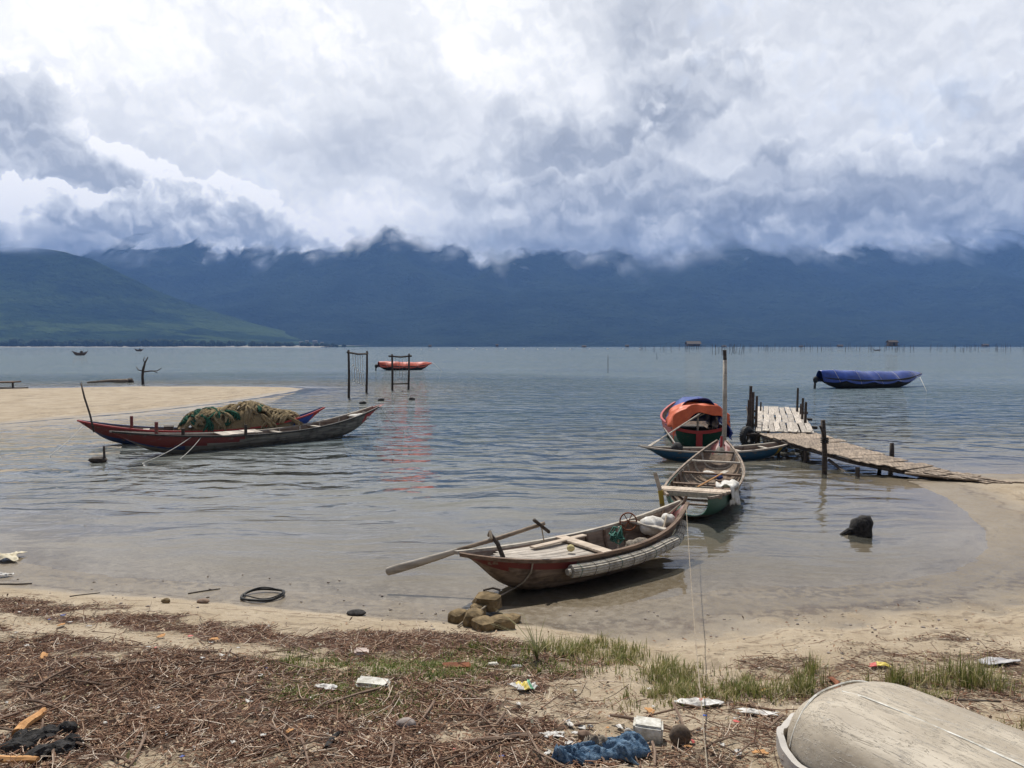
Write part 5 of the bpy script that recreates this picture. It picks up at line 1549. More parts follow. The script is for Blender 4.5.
# ---------------------------------------------------------------- overturned boat at the lower right
kd = Vector((.50, -.866, 0)); kp = Vector((1.93, 4.80, 0))
KL, KW, KH = 3.9, .53, .40
kr = thing('overturned_boat', 'beige overturned boat hull with a white rim, lying keel up on the bank', 'boat', (kp.x, kp.y, gz(kp.x + .3, kp.y - .6) - .04), math.atan2(kd.y, kd.x))
def kwid(x): 
    u = max(0.0, 1 - x / .62)
    return KW * (1 - u ** 2.4) ** .42 * (1 + .10 * min(x / 2.0, 1)) + .004
def khgt(x):
    u = max(0.0, 1 - x / .50)
    return KH * (1 - u ** 2.6) ** .45 * (1 + .05 * math.sin(x * 1.3))
def kshell(name, scale, off, lo, mat, th, n=64, q=30):
    vs, fs = [], []
    for i in range(n + 1):
        x = KL * (i / n) ** 1.5
        for j in range(q + 1):
            a = math.pi * j / q
            n1 = float(fbm(np.array([x * 2.3]), np.array([j * .22]), 3)[0])
            w = kwid(x) * scale + off
            yy = -math.copysign(abs(math.cos(a)) ** .72, math.cos(a)) * w
            zz = khgt(x) * (abs(math.sin(a)) ** .62) * (1 + .05 * n1) + lo
            vs.append((x - off * (1 if x < .1 else .3), yy * (1 + .02 * n1), zz))
    for i in range(n):
        for j in range(q):
            k = i * (q + 1) + j; fs.append([k, k + 1, k + q + 2, k + q + 1])
    o = mesh_obj(name, vs, fs, mat, kr, True)
    bm = bmesh.new(); bm.from_mesh(o.data); bmesh.ops.recalc_face_normals(bm, faces=bm.faces); bm.to_mesh(o.data); bm.free()
    md = o.modifiers.new('s', 'SOLIDIFY'); md.thickness = th; md.offset = -1
    return o
def khull_mat():
    m, g = new_mat('cracked_hull_skin')
    p = objc(g)
    n = g.noise(g.v('MULTIPLY', p, (1.6, 5, 5)), 1.0, 6, .6); k = g.noise(p, 14, 5, .65)
    c = g.mix(g.ss(n, .32, .68), (.30, .25, .185), (.46, .40, .31))
    c = g.mix(g.m('MULTIPLY', g.ss(k, .56, .74), .5), c, (.15, .12, .09))
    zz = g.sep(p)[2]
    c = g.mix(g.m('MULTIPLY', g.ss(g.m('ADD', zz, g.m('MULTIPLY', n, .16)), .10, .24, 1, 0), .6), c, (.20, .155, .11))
    # flaking seams along the hull
    s = g.noise(g.v('MULTIPLY', p, (1.3, 11, 11)), 1.0, 4, .65, dist=1.2)
    seam = g.ss(g.m('ABSOLUTE', g.m('SUBTRACT', s, .5)), 0.0, .016, 1, 0)
    seam = g.m('MULTIPLY', seam, g.ss(k, .44, .56))
    c = g.mix(g.m('MULTIPLY', seam, .35), c, (.62, .60, .55))
    d = g.noise(g.v('MULTIPLY', p, (2.0, 17, 17)), 1.0, 4, .7, dist=.8)
    crack = g.m('MULTIPLY', g.ss(g.m('ABSOLUTE', g.m('SUBTRACT', d, .5)), 0.0, .009, 1, 0), g.ss(n, .42, .52))
    c = g.mix(g.m('MULTIPLY', crack, .35), c, (.10, .08, .06))
    sc = g.noise(g.v('MULTIPLY', p, (30, 8, 8)), 1.0, 3, .6)
    c = g.mix(g.m('MULTIPLY', g.ss(sc, .68, .74), .6), c, (.16, .14, .12))
    h = g.m('ADD', g.m('MULTIPLY', k, .5), g.m('SUBTRACT', g.m('MULTIPLY', seam, .4), g.m('MULTIPLY', crack, .8)))
    b = g.node('ShaderNodeBsdfPrincipled', None, Base_Color=c, Roughness=.62, Normal=bump(g, h, .7, .012))
    finish(g, b.outputs[0]); return m
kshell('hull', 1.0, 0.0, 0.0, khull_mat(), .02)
# rim (gunwale) round the end and along the near side
b = MB()
pth = []; outs = []
for j in range(-70, 71):
    f = abs(j) / 70; side = 1 if j > 0 else -1
    x = 3.6 * f ** 3.0
    y = -(kwid(x) + .028) * side if j else 0
    if j == 0: y = 0
    pth.append(Vector((x - .035 * (1 - f) + .004 * math.sin(j * .55), y, .055 + .010 * math.sin(j * .35) + .004 * math.sin(j * 1.1))))
for i in range(len(pth)):
    d = pth[min(i + 1, 140)] - pth[max(i - 1, 0)]; o = Vector((0, 0, 1)).cross(d); outs.append(o if o.length else Vector((1, 0, 0)))
b.sweep(pth, .04, .095, outs); b.build('rim', paint('chalky_rim', (.46, .43, .39), under=(.2, .17, .14), wear=.25), kr)
# seam band parallel to the end
b = MB(); x = .20
pth = [Vector((x + .02 * math.sin(a * 3), -math.copysign(abs(math.cos(a)) ** .72, math.cos(a)) * kwid(x) * 1.004, khgt(x) * math.sin(a) ** .62 + .004)) for a in np.linspace(.12, math.pi - .12, 30)]
b.tube(pth, .008, 5); b.build('seam', M['foam'], kr)
b = MB(); pth = [Vector((.3 + 3.2 * t, -.10 + .02 * math.sin(t * 9), khgt(.3 + 3.2 * t) * .985 + .006)) for t in np.linspace(0, 1, 24)]
b.tube(pth, .007, 5, jit=.4); b.build('keel_seam', M['foam'], kr)

# ---------------------------------------------------------------- stones at the bow
sid = 0
for (px, py, wpx, hpx, lab) in ((459, 622, 22, 14, 'brown block stone at the left of the mooring stone pile'), (474, 625, 24, 18, 'brown stone in the front middle of the mooring stone pile'),
                       (484, 629, 26, 13, 'flat wedge stone, lowest in the mooring stone pile'), (488, 613, 28, 18, 'ochre square stone, topmost of the mooring stone pile'),
                       (502, 628, 28, 15, 'brown stone at the right front of the mooring stone pile'), (513, 622, 18, 9, 'small dark stone at the right end of the mooring stone pile'),
                       (478, 616, 20, 14, 'brown stone behind the middle of the mooring stone pile')):
    p = on(px, py); s = p.y / F; sid += 1
    top = .12 if 'topmost' in lab else 0.0
    b = MB(p); b.blob(p + Vector((0, 0, hpx * s * .35 + top * .5)), (wpx * s * .5, wpx * s * .42, hpx * s * .52), sid, .22, 1.3, 2, sid * .7, 0, .62)
    o = b.build('stone', M['stone'], None, False); o.location = p; tag(o, lab, 'stone')
ps = on(487, 618)
rope('mooring_rope', 'rope from the brown rowing boat bow looping down to the mooring stones', [to_world(rA, hA.pt(.155, .3, -1) + Vector((0, -.03, 0))), at(492, 600, .16), at(486, 606, .14), at(478, 612, .20), on(470, 620) + Vector((0, 0, .04)), on(458, 628) + Vector((0, 0, .02))], .012, M['rope'])
rope('mooring_hoop', 'stiff loop of rope standing by the keel of the brown rowing boat', [at(496, 600, .05), at(485, 597, .16), at(484, 590, .26), at(493, 588, .30), at(500, 590, .26)], .014, M['dark_wood'])

# ---------------------------------------------------------------- things on the beach
p = on(263, 597)
tr = thing('bicycle_tyre', 'black bicycle tyre lying flat on the pale sand at the left', 'tyre', p + Vector((0, 0, .03)))
b = MB(); b.raw(*torus(.245, .017, 44, 8, wob=.014)); b.build('tyre_wall', M['rubber'], tr, True)
b = MB(); b.raw(*[q for q in torus(.222, .008, 40, 6, wob=.02, seed=2)]); o = b.build('inner_tube', M['rubber'], tr, True); o.location = (.01, .01, .02)
def lump(name, label, cat, px, py, wpx, hpx, mat, seed, amp=.3, square=1.0, dp=.7, rot=0.0, sub=3, smooth=True, lift=.35):
    p = on(px, py); s = p.y / F
    b = MB(p); b.blob(p + Vector((0, 0, hpx * s * lift)), (wpx * s * .5, wpx * s * .5 * dp, hpx * s * .5), seed, amp, 2.0, sub, rot, 0, square)
    o = b.build(name, mat, None, smooth); o.location = p
    return tag(o, label, cat)
lump('stone', 'small brown stone on the sand left of the bicycle tyre', 'stone', 166, 603, 9, 6, M['stone'], 1)
lump('sandal', 'flat dark brown sandal sole on the sand left of the black bicycle tyre', 'sandal', 203, 603, 13, 5, M['brown_wood'], 2, .15)
lump('wood_piece', 'flat black wood piece on the sand between tyre and mooring stones', 'wood', 356, 615, 19, 6, M['charred'], 3, .2)
def panel(name, label, cat, px, py, w, d, h, mat, rz, tilt=(0, 0), bev=.02, sub=2, amp=.012, lift=0.0):
    """Battered slab: a bevelled, slightly dented box lying on the ground."""
    p = on(px, py)
    bm = bmesh.new(); bmesh.ops.create_cube(bm, size=1.0)
    for v in bm.verts: v.co = Vector((v.co.x * w, v.co.y * d, v.co.z * h))
    bmesh.ops.bevel(bm, geom=bm.edges[:], offset=min(bev, h * .4), segments=2, affect='EDGES')
    bmesh.ops.subdivide_edges(bm, edges=[e for e in bm.edges if e.calc_length() > .06], cuts=3, use_grid_fill=True)
    for v in bm.verts:
        n = Vector((float(fbm(np.array([v.co.x * 12 + px]), np.array([v.co.y * 12 + v.co.z * 9]), 3)[0]), float(fbm(np.array([v.co.y * 12 + 4]), np.array([v.co.z * 12 + px]), 3)[0]), float(fbm(np.array([v.co.x * 9]), np.array([v.co.y * 9 + px]), 3)[0])))
        v.co += n * amp
    o = bm_obj(name, bm, mat, None, False)
    o.location = p + Vector((0, 0, h * .42 + lift)); o.rotation_euler = (tilt[0], tilt[1], rz)
    return tag(o, label, cat)
panel('styrofoam_slab', 'white styrofoam slab lying flat in the short grass', 'styrofoam', 373, 687, .27, .13, .06, M['foam'], -.12, (.15, .05))
panel('cardboard', 'crushed pale pink carton standing in the grass above the styrofoam slab', 'carton', 361, 655, .14, .10, .06, plain('pale_carton', (.42, .32, .27), (.6, .5, .44), 14), .2, (.3, .1), amp=.03)
panel('wood_board', 'reddish brown board piece lying in the grass right of the pale carton', 'board', 456, 668, .26, .09, .035, M['rust'], .05, (.25, 0), amp=.01)
panel('foam_scrap', 'small white foam scrap right of the reddish board', 'foam', 493, 666, .10, .06, .03, M['foam'], .2)
panel('foam_scrap', 'narrow pale foam scrap below the tall grass tuft', 'foam', 517, 667, .09, .04, .02, M['white_plastic'], .1)
panel('styrofoam_block', 'dirty white styrofoam block standing on edge left of the beige overturned hull', 'styrofoam', 648, 741, .19, .13, .145, M['foam'], -.22, (.05, .05), bev=.014, amp=.014)
lump('coconut', 'round brown coconut beside the dirty styrofoam block', 'coconut', 680, 744, 22, 24, plain('coconut_husk', (.07, .05, .035), (.17, .125, .09), 22, .95), 4, .12)
lump('stone', 'rounded grey stone in the litter below the styrofoam slab', 'stone', 406, 728, 21, 12, M['grey_stone'], 6, .15)
lump('stone', 'pale stone on the bank behind the overturned hull', 'stone', 907, 708, 22, 8, plain('pale_stone', (.40, .34, .27), (.52, .46, .38), 10), 7, .15)
def crumple(name, label, cat, px, py, w, d, h, mat, rz, seed, n=18, mats=None):
    p = on(px, py); c, s = math.cos(rz), math.sin(rz)
    def fn(u, v):
        n1 = float(fbm(np.array([u * 4.5 + seed]), np.array([v * 4.5 + seed * 2]), 4, .6)[0])
        x = (u - .5) * w * (1 + .25 * math.sin(v * 5 + seed)); y = (v - .5) * d * (1 + .25 * math.sin(u * 4 + seed * 2))
        z = h * max(0.05, (.5 + 1.3 * n1)) * (1 - .6 * max(abs(u - .5), abs(v - .5)) * 2 * .8)
        X, Y = x * c - y * s, x * s + y * c
        return Vector((p.x + X, p.y + Y, gz(p.x + X, p.y + Y) + .012 + z))
    b = MB(p); b.sheet(fn, n, n)
    if mats:
        k = 0
        for i in range(n):
            for j in range(n):
                b.m[k] = mats(i / n, j / n); k += 1
    o = b.build(name, mat, None, True, .004); o.location = p
    return tag(o, label, cat)
white_p = M['white_plastic']
yel = plain('yellow_print', (.55, .42, .06), (.68, .55, .12), 9, .5); grn = plain('green_print', (.10, .32, .16), (.16, .42, .22), 9, .5); redp = plain('red_print', (.45, .06, .05), (.55, .1, .08), 9, .5)
crumple('wrapper', 'crumpled white wrapper with yellow and green print below the tall grass tuft', 'wrapper', 525, 690, .20, .13, .10, [white_p, yel, grn], .5, 3, 18, lambda u, v: 1 if .25 < u < .5 else (2 if .55 < u < .68 else 0))
crumple('wrapper', 'yellow and red wrapper on the wet sand behind the overturned hull', 'wrapper', 879, 667, .16, .08, .05, [yel, redp], -.2, 7, 14, lambda u, v: 1 if u < .35 else 0)
crumple('plastic_bag', 'torn pinkish plastic bag in the litter right of the long pale line', 'bag', 700, 706, .32, .15, .07, [white_p, redp], .1, 11, 18, lambda u, v: 1 if .45 < u < .55 and v > .5 else 0)
crumple('plastic_bag', 'thin white plastic sheet left of the overturned hull', 'bag', 757, 716, .26, .09, .05, white_p, -.25, 15)
crumple('plastic_bag', 'crushed clear bottle scrap in the grass below the styrofoam slab', 'plastic', 326, 690, .14, .10, .06, white_p, .2, 18)
crumple('paper_scrap', 'pale paper scrap in the litter right of the grey stone', 'paper', 553, 739, .14, .08, .05, white_p, .2, 22)
crumple('fabric', 'pinkish fabric scrap at the right end of the tall sparse grass', 'fabric', 997, 664, .35, .18, .06, plain('grey_sheet', (.3, .29, .3), (.45, .43, .42), 8), .2, 25)
crumple('cardboard', 'yellowed torn cardboard at the left edge of the wet sand', 'cardboard', 4, 560, .42, .40, .16, plain('yellow_card', (.40, .33, .20), (.62, .56, .42), 8), .3, 27)
crumple('plastic_bag', 'white rag just under the yellowed cardboard at the left edge', 'rag', 2, 577, .22, .12, .09, white_p, .3, 29)
# heap of clothes
p = on(610, 757)
def rag(name, label, cat, px, py, w, d, h, mat, rz, seed, n=44):
    p = on(px, py); c, s = math.cos(rz), math.sin(rz)
    def fn(u, v):
        x, y = (u - .5) * w, (v - .5) * d
        n0 = float(fbm(np.array([u * 2.2 + seed]), np.array([v * 2.2 + seed * 2]), 2)[0])
        q = u * 5 + 1.6 * n0 * 4 + v * 1.5
        m1 = float(fbm(np.array([u * 3 + 9]), np.array([v * 3 + seed]), 3)[0]); m2 = float(fbm(np.array([u * 3 - seed]), np.array([v * 3 + 5]), 3)[0])
        n1 = .75 * (float(ridge_noise(np.array([u * 2.1 + 2.6 * m1 + seed]), np.array([v * 1.5 + 2.6 * m2]), 3)[0]) - .62)
        x += .16 * w * math.sin(v * 6 + seed) + .05 * w * n0; y += .16 * d * math.sin(u * 7 + seed)
        edge = 1 - max(abs(u - .5), abs(v - .5)) * 2
        z = h * (min(edge * 3.0, 1) ** .7 * (.75 + 1.0 * n0 + 1.5 * n1)) 
        X, Y = x * c - y * s, x * s + y * c
        return Vector((p.x + X, p.y + Y, gz(p.x + X, p.y + Y) + .015 + max(z, 0)))
    b = MB(p); b.sheet(fn, n, n); o = b.build(name, mat, None, True, .006); o.location = p
    return tag(o, label, cat)
rag('clothes', 'crumpled blue denim heap in the litter at the bottom middle', 'clothes', 608, 756, .40, .24, .10, M['denim'], -.1, 3.3)
rag('clothes', 'grey brown cloth twisted over the blue denim heap', 'clothes', 598, 752, .20, .13, .10, M['grey_cloth'], .5, 2.2, 28)
rag('clothes', 'small blue cloth end left of the blue denim heap', 'clothes', 567, 764, .16, .11, .08, M['denim'], .2, 9.1, 24)
lump('bottle_cap', 'small white cap on the blue denim heap', 'cap', 628, 742, 8, 7, white_p, 3, .1, lift=1.6)
lump('wood_lump', 'brown rotten wood lump behind the blue denim heap', 'wood', 585, 742, 18, 14, M['brown_wood'], 44, .35)
def log(name, label, p0, p1, r, mat, cat='branch', h=0.0, n=7, kn=5, taper=.6):
    a, b_ = on(*p0), on(*p1)
    q = []
    for i in range(kn + 1):
        f = i / kn; c = a.lerp(b_, f)
        off = .03 * math.sin(f * 5 + p0[0])
        c += Vector((-(b_ - a).y, (b_ - a).x, 0)).normalized() * off * (b_ - a).length
        c.z = gz(c.x, c.y) + r * .7 + h * math.sin(math.pi * f)
        q.append(c)
    mb = MB(a); mb.tube(q, [r * (1 - (1 - taper) * i / kn) for i in range(kn + 1)], n, jit=.12)
    o = mb.build(name, mat, None, False); o.location = a
    return tag(o, label, cat)
TW = M['twig_wood']; DW = M['dark_wood']
log('branch', 'thick dark branch with pale split, lying across the litter at the bottom middle', (462, 745), (562, 738), .022, M['brown_wood'])
log('branch', 'dark branch just above the pale-split one at the bottom middle', (505, 738), (560, 735), .016, DW)
log('branch', 'black charred stick pointing up-right below the grass patch', (326, 751), (340, 734), .022, M['charred'])
log('branch', 'long bent branch entering the grass patch from its left side', (262, 684), (345, 690), .013, TW)
log('branch', 'curved brown branch in the grass right of the styrofoam slab', (450, 684), (484, 704), .016, M['brown_wood'])
log('branch', 'brown branch running left out of the styrofoam slab', (300, 676), (352, 686), .015, M['brown_wood'])
log('branch', 'thick pale driftwood piece at the left edge of the grass patch', (236, 683), (268, 669), .024, TW)
log('branch', 'forked looking driftwood above the pale driftwood piece', (240, 661), (282, 661), .010, TW)
log('stick', 'thin grey stick lying on the wet sand left of the bicycle tyre', (188, 594), (220, 589), .010, DW)
log('stick', 'short thin stick on the sand near the left tide line', (70, 597), (100, 593), .008, DW)
log('stick', 'dark stick at the far left on the damp sand', (-5, 585), (32, 584), .012, DW)
log('stick', 'pale short stick leaning against the blue denim heap', (622, 762), (630, 740), .014, TW, h=.05)
log('branch', 'red brown post stub poking up behind the overturned hull', (838, 700), (832, 680), .028, M['rust'], h=.04)
log('branch', 'dark root along the tall sparse grass at the right', (880, 694), (1000, 702), .014, DW)
log('branch', 'pale branch left of the overturned hull lying in the grass', (740, 705), (775, 712), .014, TW)
log('wood_chunk', 'split orange wood chunk leaning over the burnt patch', (20, 737), (44, 714), .035, M['orange_wood'], 'wood', h=.02)
log('wood_chunk', 'flat orange wood chunk at the bottom left corner', (-8, 765), (38, 764), .034, M['orange_wood'], 'wood')
log('branch', 'long thin reddish stick above the burnt patch', (70, 741), (105, 739), .010, TW)
rnd = random.Random(17)
for k, (px, py, w) in enumerate(((12, 752, 26), (30, 745, 30), (48, 739, 26), (60, 752, 28), (40, 758, 30), (20, 742, 20), (72, 746, 22), (66, 734, 20))):
    lump('charred_log', 'charred black wood lump in the burnt patch', 'charred wood', px, py, w, 14, M['charred'], k + 50, .5, rot=k, sub=3, smooth=False)['group'] = 'charred wood lumps'
# scraps and sticks nobody can tell apart
def copies(proto, spots, label, cat, group, szr=(1, 1)):
    for i, (x, y, z) in enumerate(spots):
        o = proto if i == 0 else proto.copy()
        if i: COL.objects.link(o)
        o.location = (x, y, z); s = rnd.uniform(*szr); o.scale = (s * rnd.uniform(.8, 1.2), s, s)
        o.rotation_euler = (rnd.uniform(-.12, .12), rnd.uniform(-.12, .12), rnd.uniform(0, 6.28)); tag(o, label, cat, group)
def spots(n, boxes, z=.01):
    out = []
    for k in range(n):
        x0, y0, x1, y1 = rnd.choice(boxes)
        px, py = rnd.uniform(x0, x1), y0 + (y1 - y0) * rnd.random()
        q = on(px, py); out.append((q.x, q.y, q.z + z))
    return out
def scrap_proto(seed, name, mat, s=.03):
    b = MB(); b.sheet(lambda u, v: Vector(((u - .5) * s * 2 * (1 + .3 * math.sin(v * 5 + seed)), (v - .5) * s * 1.3, .012 + s * .5 * float(fbm(np.array([u * 3 + seed]), np.array([v * 3.0]), 2)[0]))), 6, 6)
    return b.build(name, mat, None, True, .003)
LB_ = [(0, 650, 300, 765), (150, 690, 640, 765), (0, 610, 330, 660), (560, 690, 780, 760)]
for k in range(3):
    copies(scrap_proto(k * 3, 'plastic_scrap', M['white_plastic']), spots(17, LB_), 'small white plastic scrap lying in the reddish litter', 'plastic scrap', 'white plastic scraps in the litter', (.4, 1.0))
copies(scrap_proto(12, 'wrapper_scrap', redp, .022), spots(7, LB_), 'tiny red wrapper scrap lying in the reddish litter', 'wrapper scrap', 'red wrapper scraps in the litter', (.5, 1.1))
copies(scrap_proto(15, 'wrapper_scrap', M['strong_blue'], .02), spots(6, LB_), 'tiny blue wrapper scrap lying in the reddish litter', 'wrapper scrap', 'blue wrapper scraps in the litter', (.5, 1.1))
copies(scrap_proto(19, 'wood_chip', M['orange_wood'], .03), spots(16, LB_), 'small orange wood chip lying in the reddish litter', 'wood chip', 'orange wood chips in the litter', (.5, 1.4))
def stick_proto(seed, L, r):
    rn_ = random.Random(seed); b = MB()
    b.tube([(-L / 2, 0, 0), (-L * .2, rn_.uniform(-.03, .03) * L, .010), (L * .2, rn_.uniform(-.03, .03) * L, .006), (L / 2, 0, 0)], [r, r * .95, r * .8, r * .5], 6, jit=.15)
    return b.build('driftwood_stick', TW if seed % 3 else M['brown_wood'], None, False)
for k, (L, r) in enumerate(((.38, .009), (.25, .007), (.48, .011), (.32, .007), (.20, .010), (.55, .011))):
    copies(stick_proto(k, L, r), spots(22, [(0, 665, 330, 765), (60, 640, 330, 700), (280, 700, 640, 765), (640, 700, 780, 765)], .025), 'grey brown driftwood stick lying loose in the reddish litter', 'stick', 'driftwood sticks in the litter', (.5, 1.1))
pb = MB(); pb.blob((0, 0, 0), (.022, .018, .012), 3, .3, 2, 2)
copies(pb.build('pebble', M['grey_stone'], None, True), spots(90, [(0, 572, 420, 612), (330, 600, 470, 640), (560, 610, 1000, 660)], .004), 'small dark pebble scattered on the bare wet sand', 'pebble', 'pebbles on the wet sand', (.4, 1.0))

# ---------------------------------------------------------------- litter: twigs and leaf shreds past counting
def color_mat(name, stops, rough=.9, trans=0.0):
    m, g = new_mat(name)
    r = isl(g)
    c = g.ramp(r, stops)
    b = g.node('ShaderNodeBsdfPrincipled', None, Base_Color=c, Roughness=rough); b.inputs['Specular IOR Level'].default_value = .25
    sh = b.outputs[0]
    if trans:
        t = g.node('ShaderNodeBsdfTranslucent', None, Color=c)
        mx = g.n.new('ShaderNodeMixShader'); mx.inputs[0].default_value = trans
        g.l.new(sh, mx.inputs[1]); g.l.new(t.outputs[0], mx.inputs[2]); sh = mx.outputs[0]
    finish(g, sh); return m
def np_mesh(name, V, Q, mat, kind='stuff'):
    me = bpy.data.meshes.new(name)
    me.vertices.add(len(V)); me.vertices.foreach_set('co', V.astype(np.float32).ravel())
    nq = len(Q); k = Q.shape[1]
    me.loops.add(nq * k); me.loops.foreach_set('vertex_index', Q.astype(np.int32).ravel())
    me.polygons.add(nq); me.polygons.foreach_set('loop_start', np.arange(0, nq * k, k, dtype=np.int32))
    me.update(calc_edges=True)
    me.materials.append(mat)
    o = bpy.data.objects.new(name, me); COL.objects.link(o); o['kind'] = kind
    return o
def scatter(n, y0, y1, fn):
    """Points on the bank kept with probability fn; denser near the eye."""
    out = []
    while sum(len(a) for a in out) < n:
        y = y0 + (y1 - y0) * rng.random(40000) ** 1.5
        x = (rng.random(40000) * 2 - 1) * (.80 * y + .8)
        z = gfast(x, y)
        k = rng.random(40000) < fn(x, y, z)
        out.append(np.stack([x[k], y[k], z[k]], -1))
    return np.concatenate(out)[:n]
def litter_p(x, y, z): return lit_masks(x, y, z)[0] ** 1.6
def twigs(n):
    P = scatter(n, 3.7, 9.4, litter_p)
    L = rng.gamma(1.7, .038, n) + .012; r = .0010 + .0024 * rng.random(n) ** 2 + L * .006
    a = rng.random(n) * 6.283; tl = rng.normal(0, .18, n)
    d = np.stack([np.cos(a) * np.cos(tl), np.sin(a) * np.cos(tl), np.sin(tl)], -1)
    s = np.stack([-np.sin(a), np.cos(a), np.zeros(n)], -1); u = np.cross(s, d) * -1
    c = P + np.stack([np.zeros(n), np.zeros(n), r + np.abs(tl) * L * .5 + .012 * rng.random(n)], -1)
    bend = rng.normal(0, .10, n) * L
    V = []
    for f, k in ((-.5, 1.0), (0, .9), (.5, .6)):
        for j in range(3):
            an = 2 * math.pi * j / 3 + .5
            V.append(c + d * (L * f)[:, None] + s * (bend * (1 - 4 * f * f))[:, None] + (s * math.cos(an) + u * math.sin(an)) * (r * k)[:, None])
    V = np.stack(V, 1).reshape(-1, 3)
    base = (np.arange(n) * 9)[:, None]
    Q = np.concatenate([base + np.array([[i * 3 + j, i * 3 + (j + 1) % 3, i * 3 + 3 + (j + 1) % 3, i * 3 + 3 + j]]) for i in range(2) for j in range(3)])
    return np_mesh('litter_twigs', V, Q, color_mat('twig_litter', [(0.0, (.035, .02, .014)), (.32, (.14, .07, .044)), (.62, (.29, .165, .105)), (.82, (.45, .32, .22)), (1.0, (.70, .60, .49))]))
twigs(62000)
def leaves(n):
    P = scatter(n, 3.7, 9.5, lambda x, y, z: .05 * (y < 9.3) * (sdf(bank_poly, x, y) > .9) + litter_p(x, y, z) * .94)
    w = .004 + .008 * rng.random(n) ** 1.5; l = w * (1 + 1.6 * rng.random(n))
    a = rng.random(n) * 6.283; t1, t2 = rng.normal(0, .35, n), rng.normal(0, .35, n)
    d = np.stack([np.cos(a), np.sin(a), t1], -1); s = np.stack([-np.sin(a), np.cos(a), t2], -1)
    c = P + np.array([0, 0, .008]) + np.stack([0 * w, 0 * w, .5 * np.abs(t1) * l + .5 * np.abs(t2) * w + .008 * rng.random(n)], -1)
    up = np.array([0, 0, 1.0])
    V = np.stack([c - d * l[:, None], c - s * w[:, None] + up * (w * .5)[:, None], c + d * l[:, None], c + s * w[:, None] + up * (w * .5)[:, None]], 1).reshape(-1, 3)
    Q = (np.arange(n) * 4)[:, None] + np.array([[0, 1, 2, 3]])
    return np_mesh('litter_leaves', V, Q, color_mat('leaf_litter', [(0.0, (.04, .024, .016)), (.28, (.11, .06, .038)), (.54, (.21, .115, .07)), (.76, (.34, .215, .13)), (.90, (.55, .44, .31)), (.97, (.16, .15, .06)), (1.0, (.55, .52, .48))]))
leaves(22000)
# ---------------------------------------------------------------- grass
def grass(name, patches, mat, seed, hmul=1.0):
    rg = np.random.default_rng(seed)
    V, Q = [], []; nb = 0
    for (px, py, rx, ry, n, h, lean) in patches:
        u = rg.normal(0, .5, (n, 2)); 
        X, Y, Z = hit(px + u[:, 0] * rx, py + u[:, 1] * ry)
        # blades gather in tufts of uneven size, with some strays between
        nt = max(4, n // 16); ci = (rg.random(n) ** 1.7 * nt).astype(int)
        pick = rg.integers(0, n, nt); spread = (.018 + .03 * rg.random(nt))[ci]
        stray = rg.random(n) < .18
        X = np.where(stray, X, X[pick][ci] + rg.normal(0, 1, n) * spread); Y = np.where(stray, Y, Y[pick][ci] + rg.normal(0, 1, n) * spread)
        th = (.65 + .7 * rg.random(nt))[ci]
        Z = gfast(X, Y)
        a = rg.random(n) * 6.283; ln = rg.normal(lean, .35, n); hh = h * (.40 + .75 * rg.random(n)) * hmul * th; w = .0022 + .0025 * rg.random(n)
        d = np.stack([np.cos(a), np.sin(a), 0 * a], -1); s = np.stack([-np.sin(a), np.cos(a), 0 * a], -1)
        P = np.stack([X, Y, Z - .005], -1)
        for i in range(n):
            rows = []
            for k, (f, ww) in enumerate(((0, 1), (.45, .85), (.8, .5), (1.0, .08))):
                c = P[i] + d[i] * (ln[i] * hh[i] * f * f) + np.array([0, 0, hh[i] * f * (1 - .25 * f * abs(ln[i]))])
                V.append(c - s[i] * w[i] * ww); V.append(c + s[i] * w[i] * ww)
            for k in range(3):
                o = nb + k * 2; Q.append([o, o + 1, o + 3, o + 2])
            nb += 8
    return np_mesh(name, np.array(V), np.array(Q), mat)
gm = color_mat('grass_blades', [(0.0, (.06, .09, .016)), (.4, (.125, .175, .03)), (.7, (.21, .235, .055)), (.88, (.32, .29, .11)), (1.0, (.46, .38, .22))], .6, .3)
gd = color_mat('dry_grass_blades', [(0.0, (.09, .12, .03)), (.35, (.18, .20, .05)), (.65, (.32, .285, .11)), (1.0, (.50, .41, .25))], .7, .3)
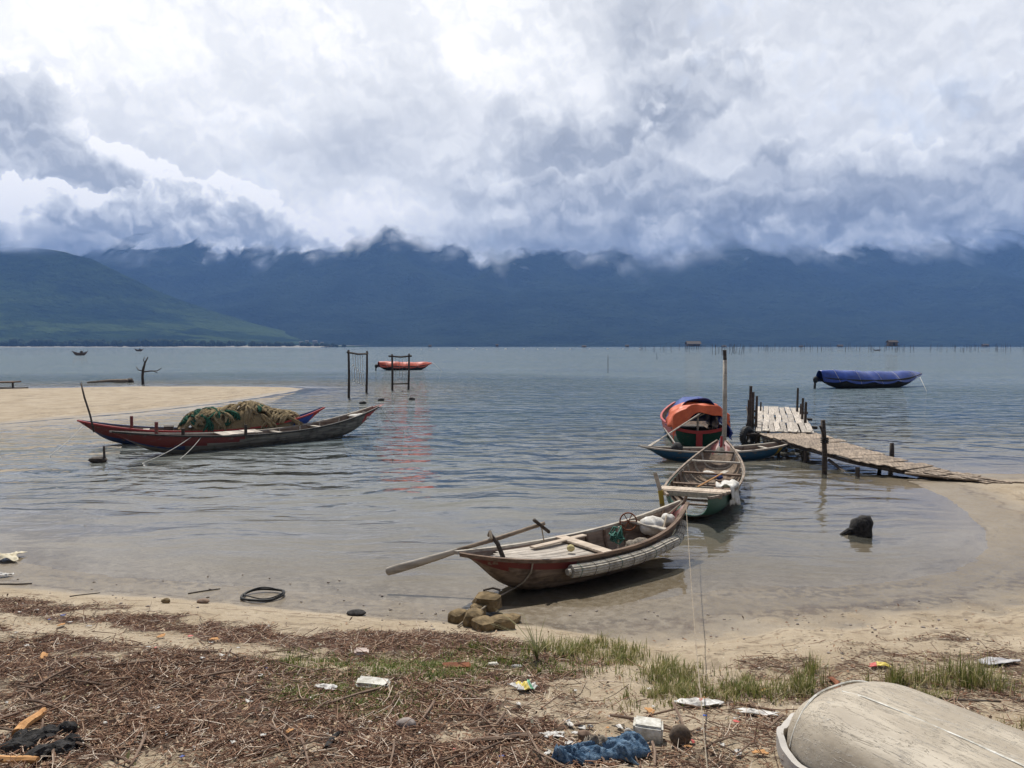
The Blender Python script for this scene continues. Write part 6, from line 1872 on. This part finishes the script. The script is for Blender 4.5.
grass('short_grass', [(325, 690, 64, 18, 3600, .04, .7), (400, 668, 80, 16, 3600, .04, .7), (300, 662, 45, 10, 900, .045, .5), (395, 704, 70, 16, 2400, .04, .7), (450, 672, 55, 16, 1500, .05, .6), (470, 652, 50, 8, 400, .06, .5),
                      (510, 660, 40, 16, 500, .08, .5), (560, 672, 40, 10, 400, .07, .5)], gm, 1)
grass('shore_grass', [(585, 652, 50, 10, 1300, .12, .5), (620, 660, 34, 9, 600, .10, .5), (668, 676, 36, 12, 800, .10, .5), (690, 692, 46, 10, 800, .09, .5), (750, 694, 44, 10, 900, .11, .5), (795, 690, 26, 9, 420, .13, .4),
                      (815, 678, 16, 10, 110, .19, .25), (700, 672, 50, 7, 120, .11, .4), (660, 702, 60, 14, 220, .08, .5)], gd, 2)
grass('tall_grass', [(905, 686, 36, 7, 200, .20, .3), (945, 684, 40, 8, 330, .18, .4), (975, 680, 30, 9, 240, .22, .35), (1005, 690, 26, 8, 120, .16, .4), (925, 696, 50, 7, 200, .08, .5), (1010, 742, 22, 12, 400, .10, .5)], gd, 3)
p = on(537, 660)
tf = thing('grass_tuft', 'tall pale grass tuft with long arching blades behind the mooring stones', 'grass tuft', p)
b = MB(p); rnd = random.Random(3)
for k in range(34):
    a = rnd.uniform(0, 6.28); h = rnd.uniform(.2, .5); ln = rnd.uniform(.2, .9)
    if k < 6: a, ln, h = rnd.uniform(2.6, 3.5), rnd.uniform(.7, 1.0), rnd.uniform(.45, .6)
    d = Vector((math.cos(a), math.sin(a), 0)); s = Vector((-d.y, d.x, 0)); w = rnd.uniform(.004, .008)
    rows = []
    for f in (0, .3, .6, .85, 1):
        c = p + d * ln * h * f ** 1.6 + Vector((0, 0, h * (f - .35 * ln * f * f))); ww = w * (1 - f ** 2 * .95)
        rows += [c - s * ww, c + s * ww]
    b.raw(rows, [[2 * i, 2 * i + 1, 2 * i + 3, 2 * i + 2] for i in range(4)])
b.build('blades', color_mat('pale_blades', [(0, (.14, .17, .06)), (.5, (.26, .26, .12)), (1, (.42, .38, .22))], .6, .3), tf)
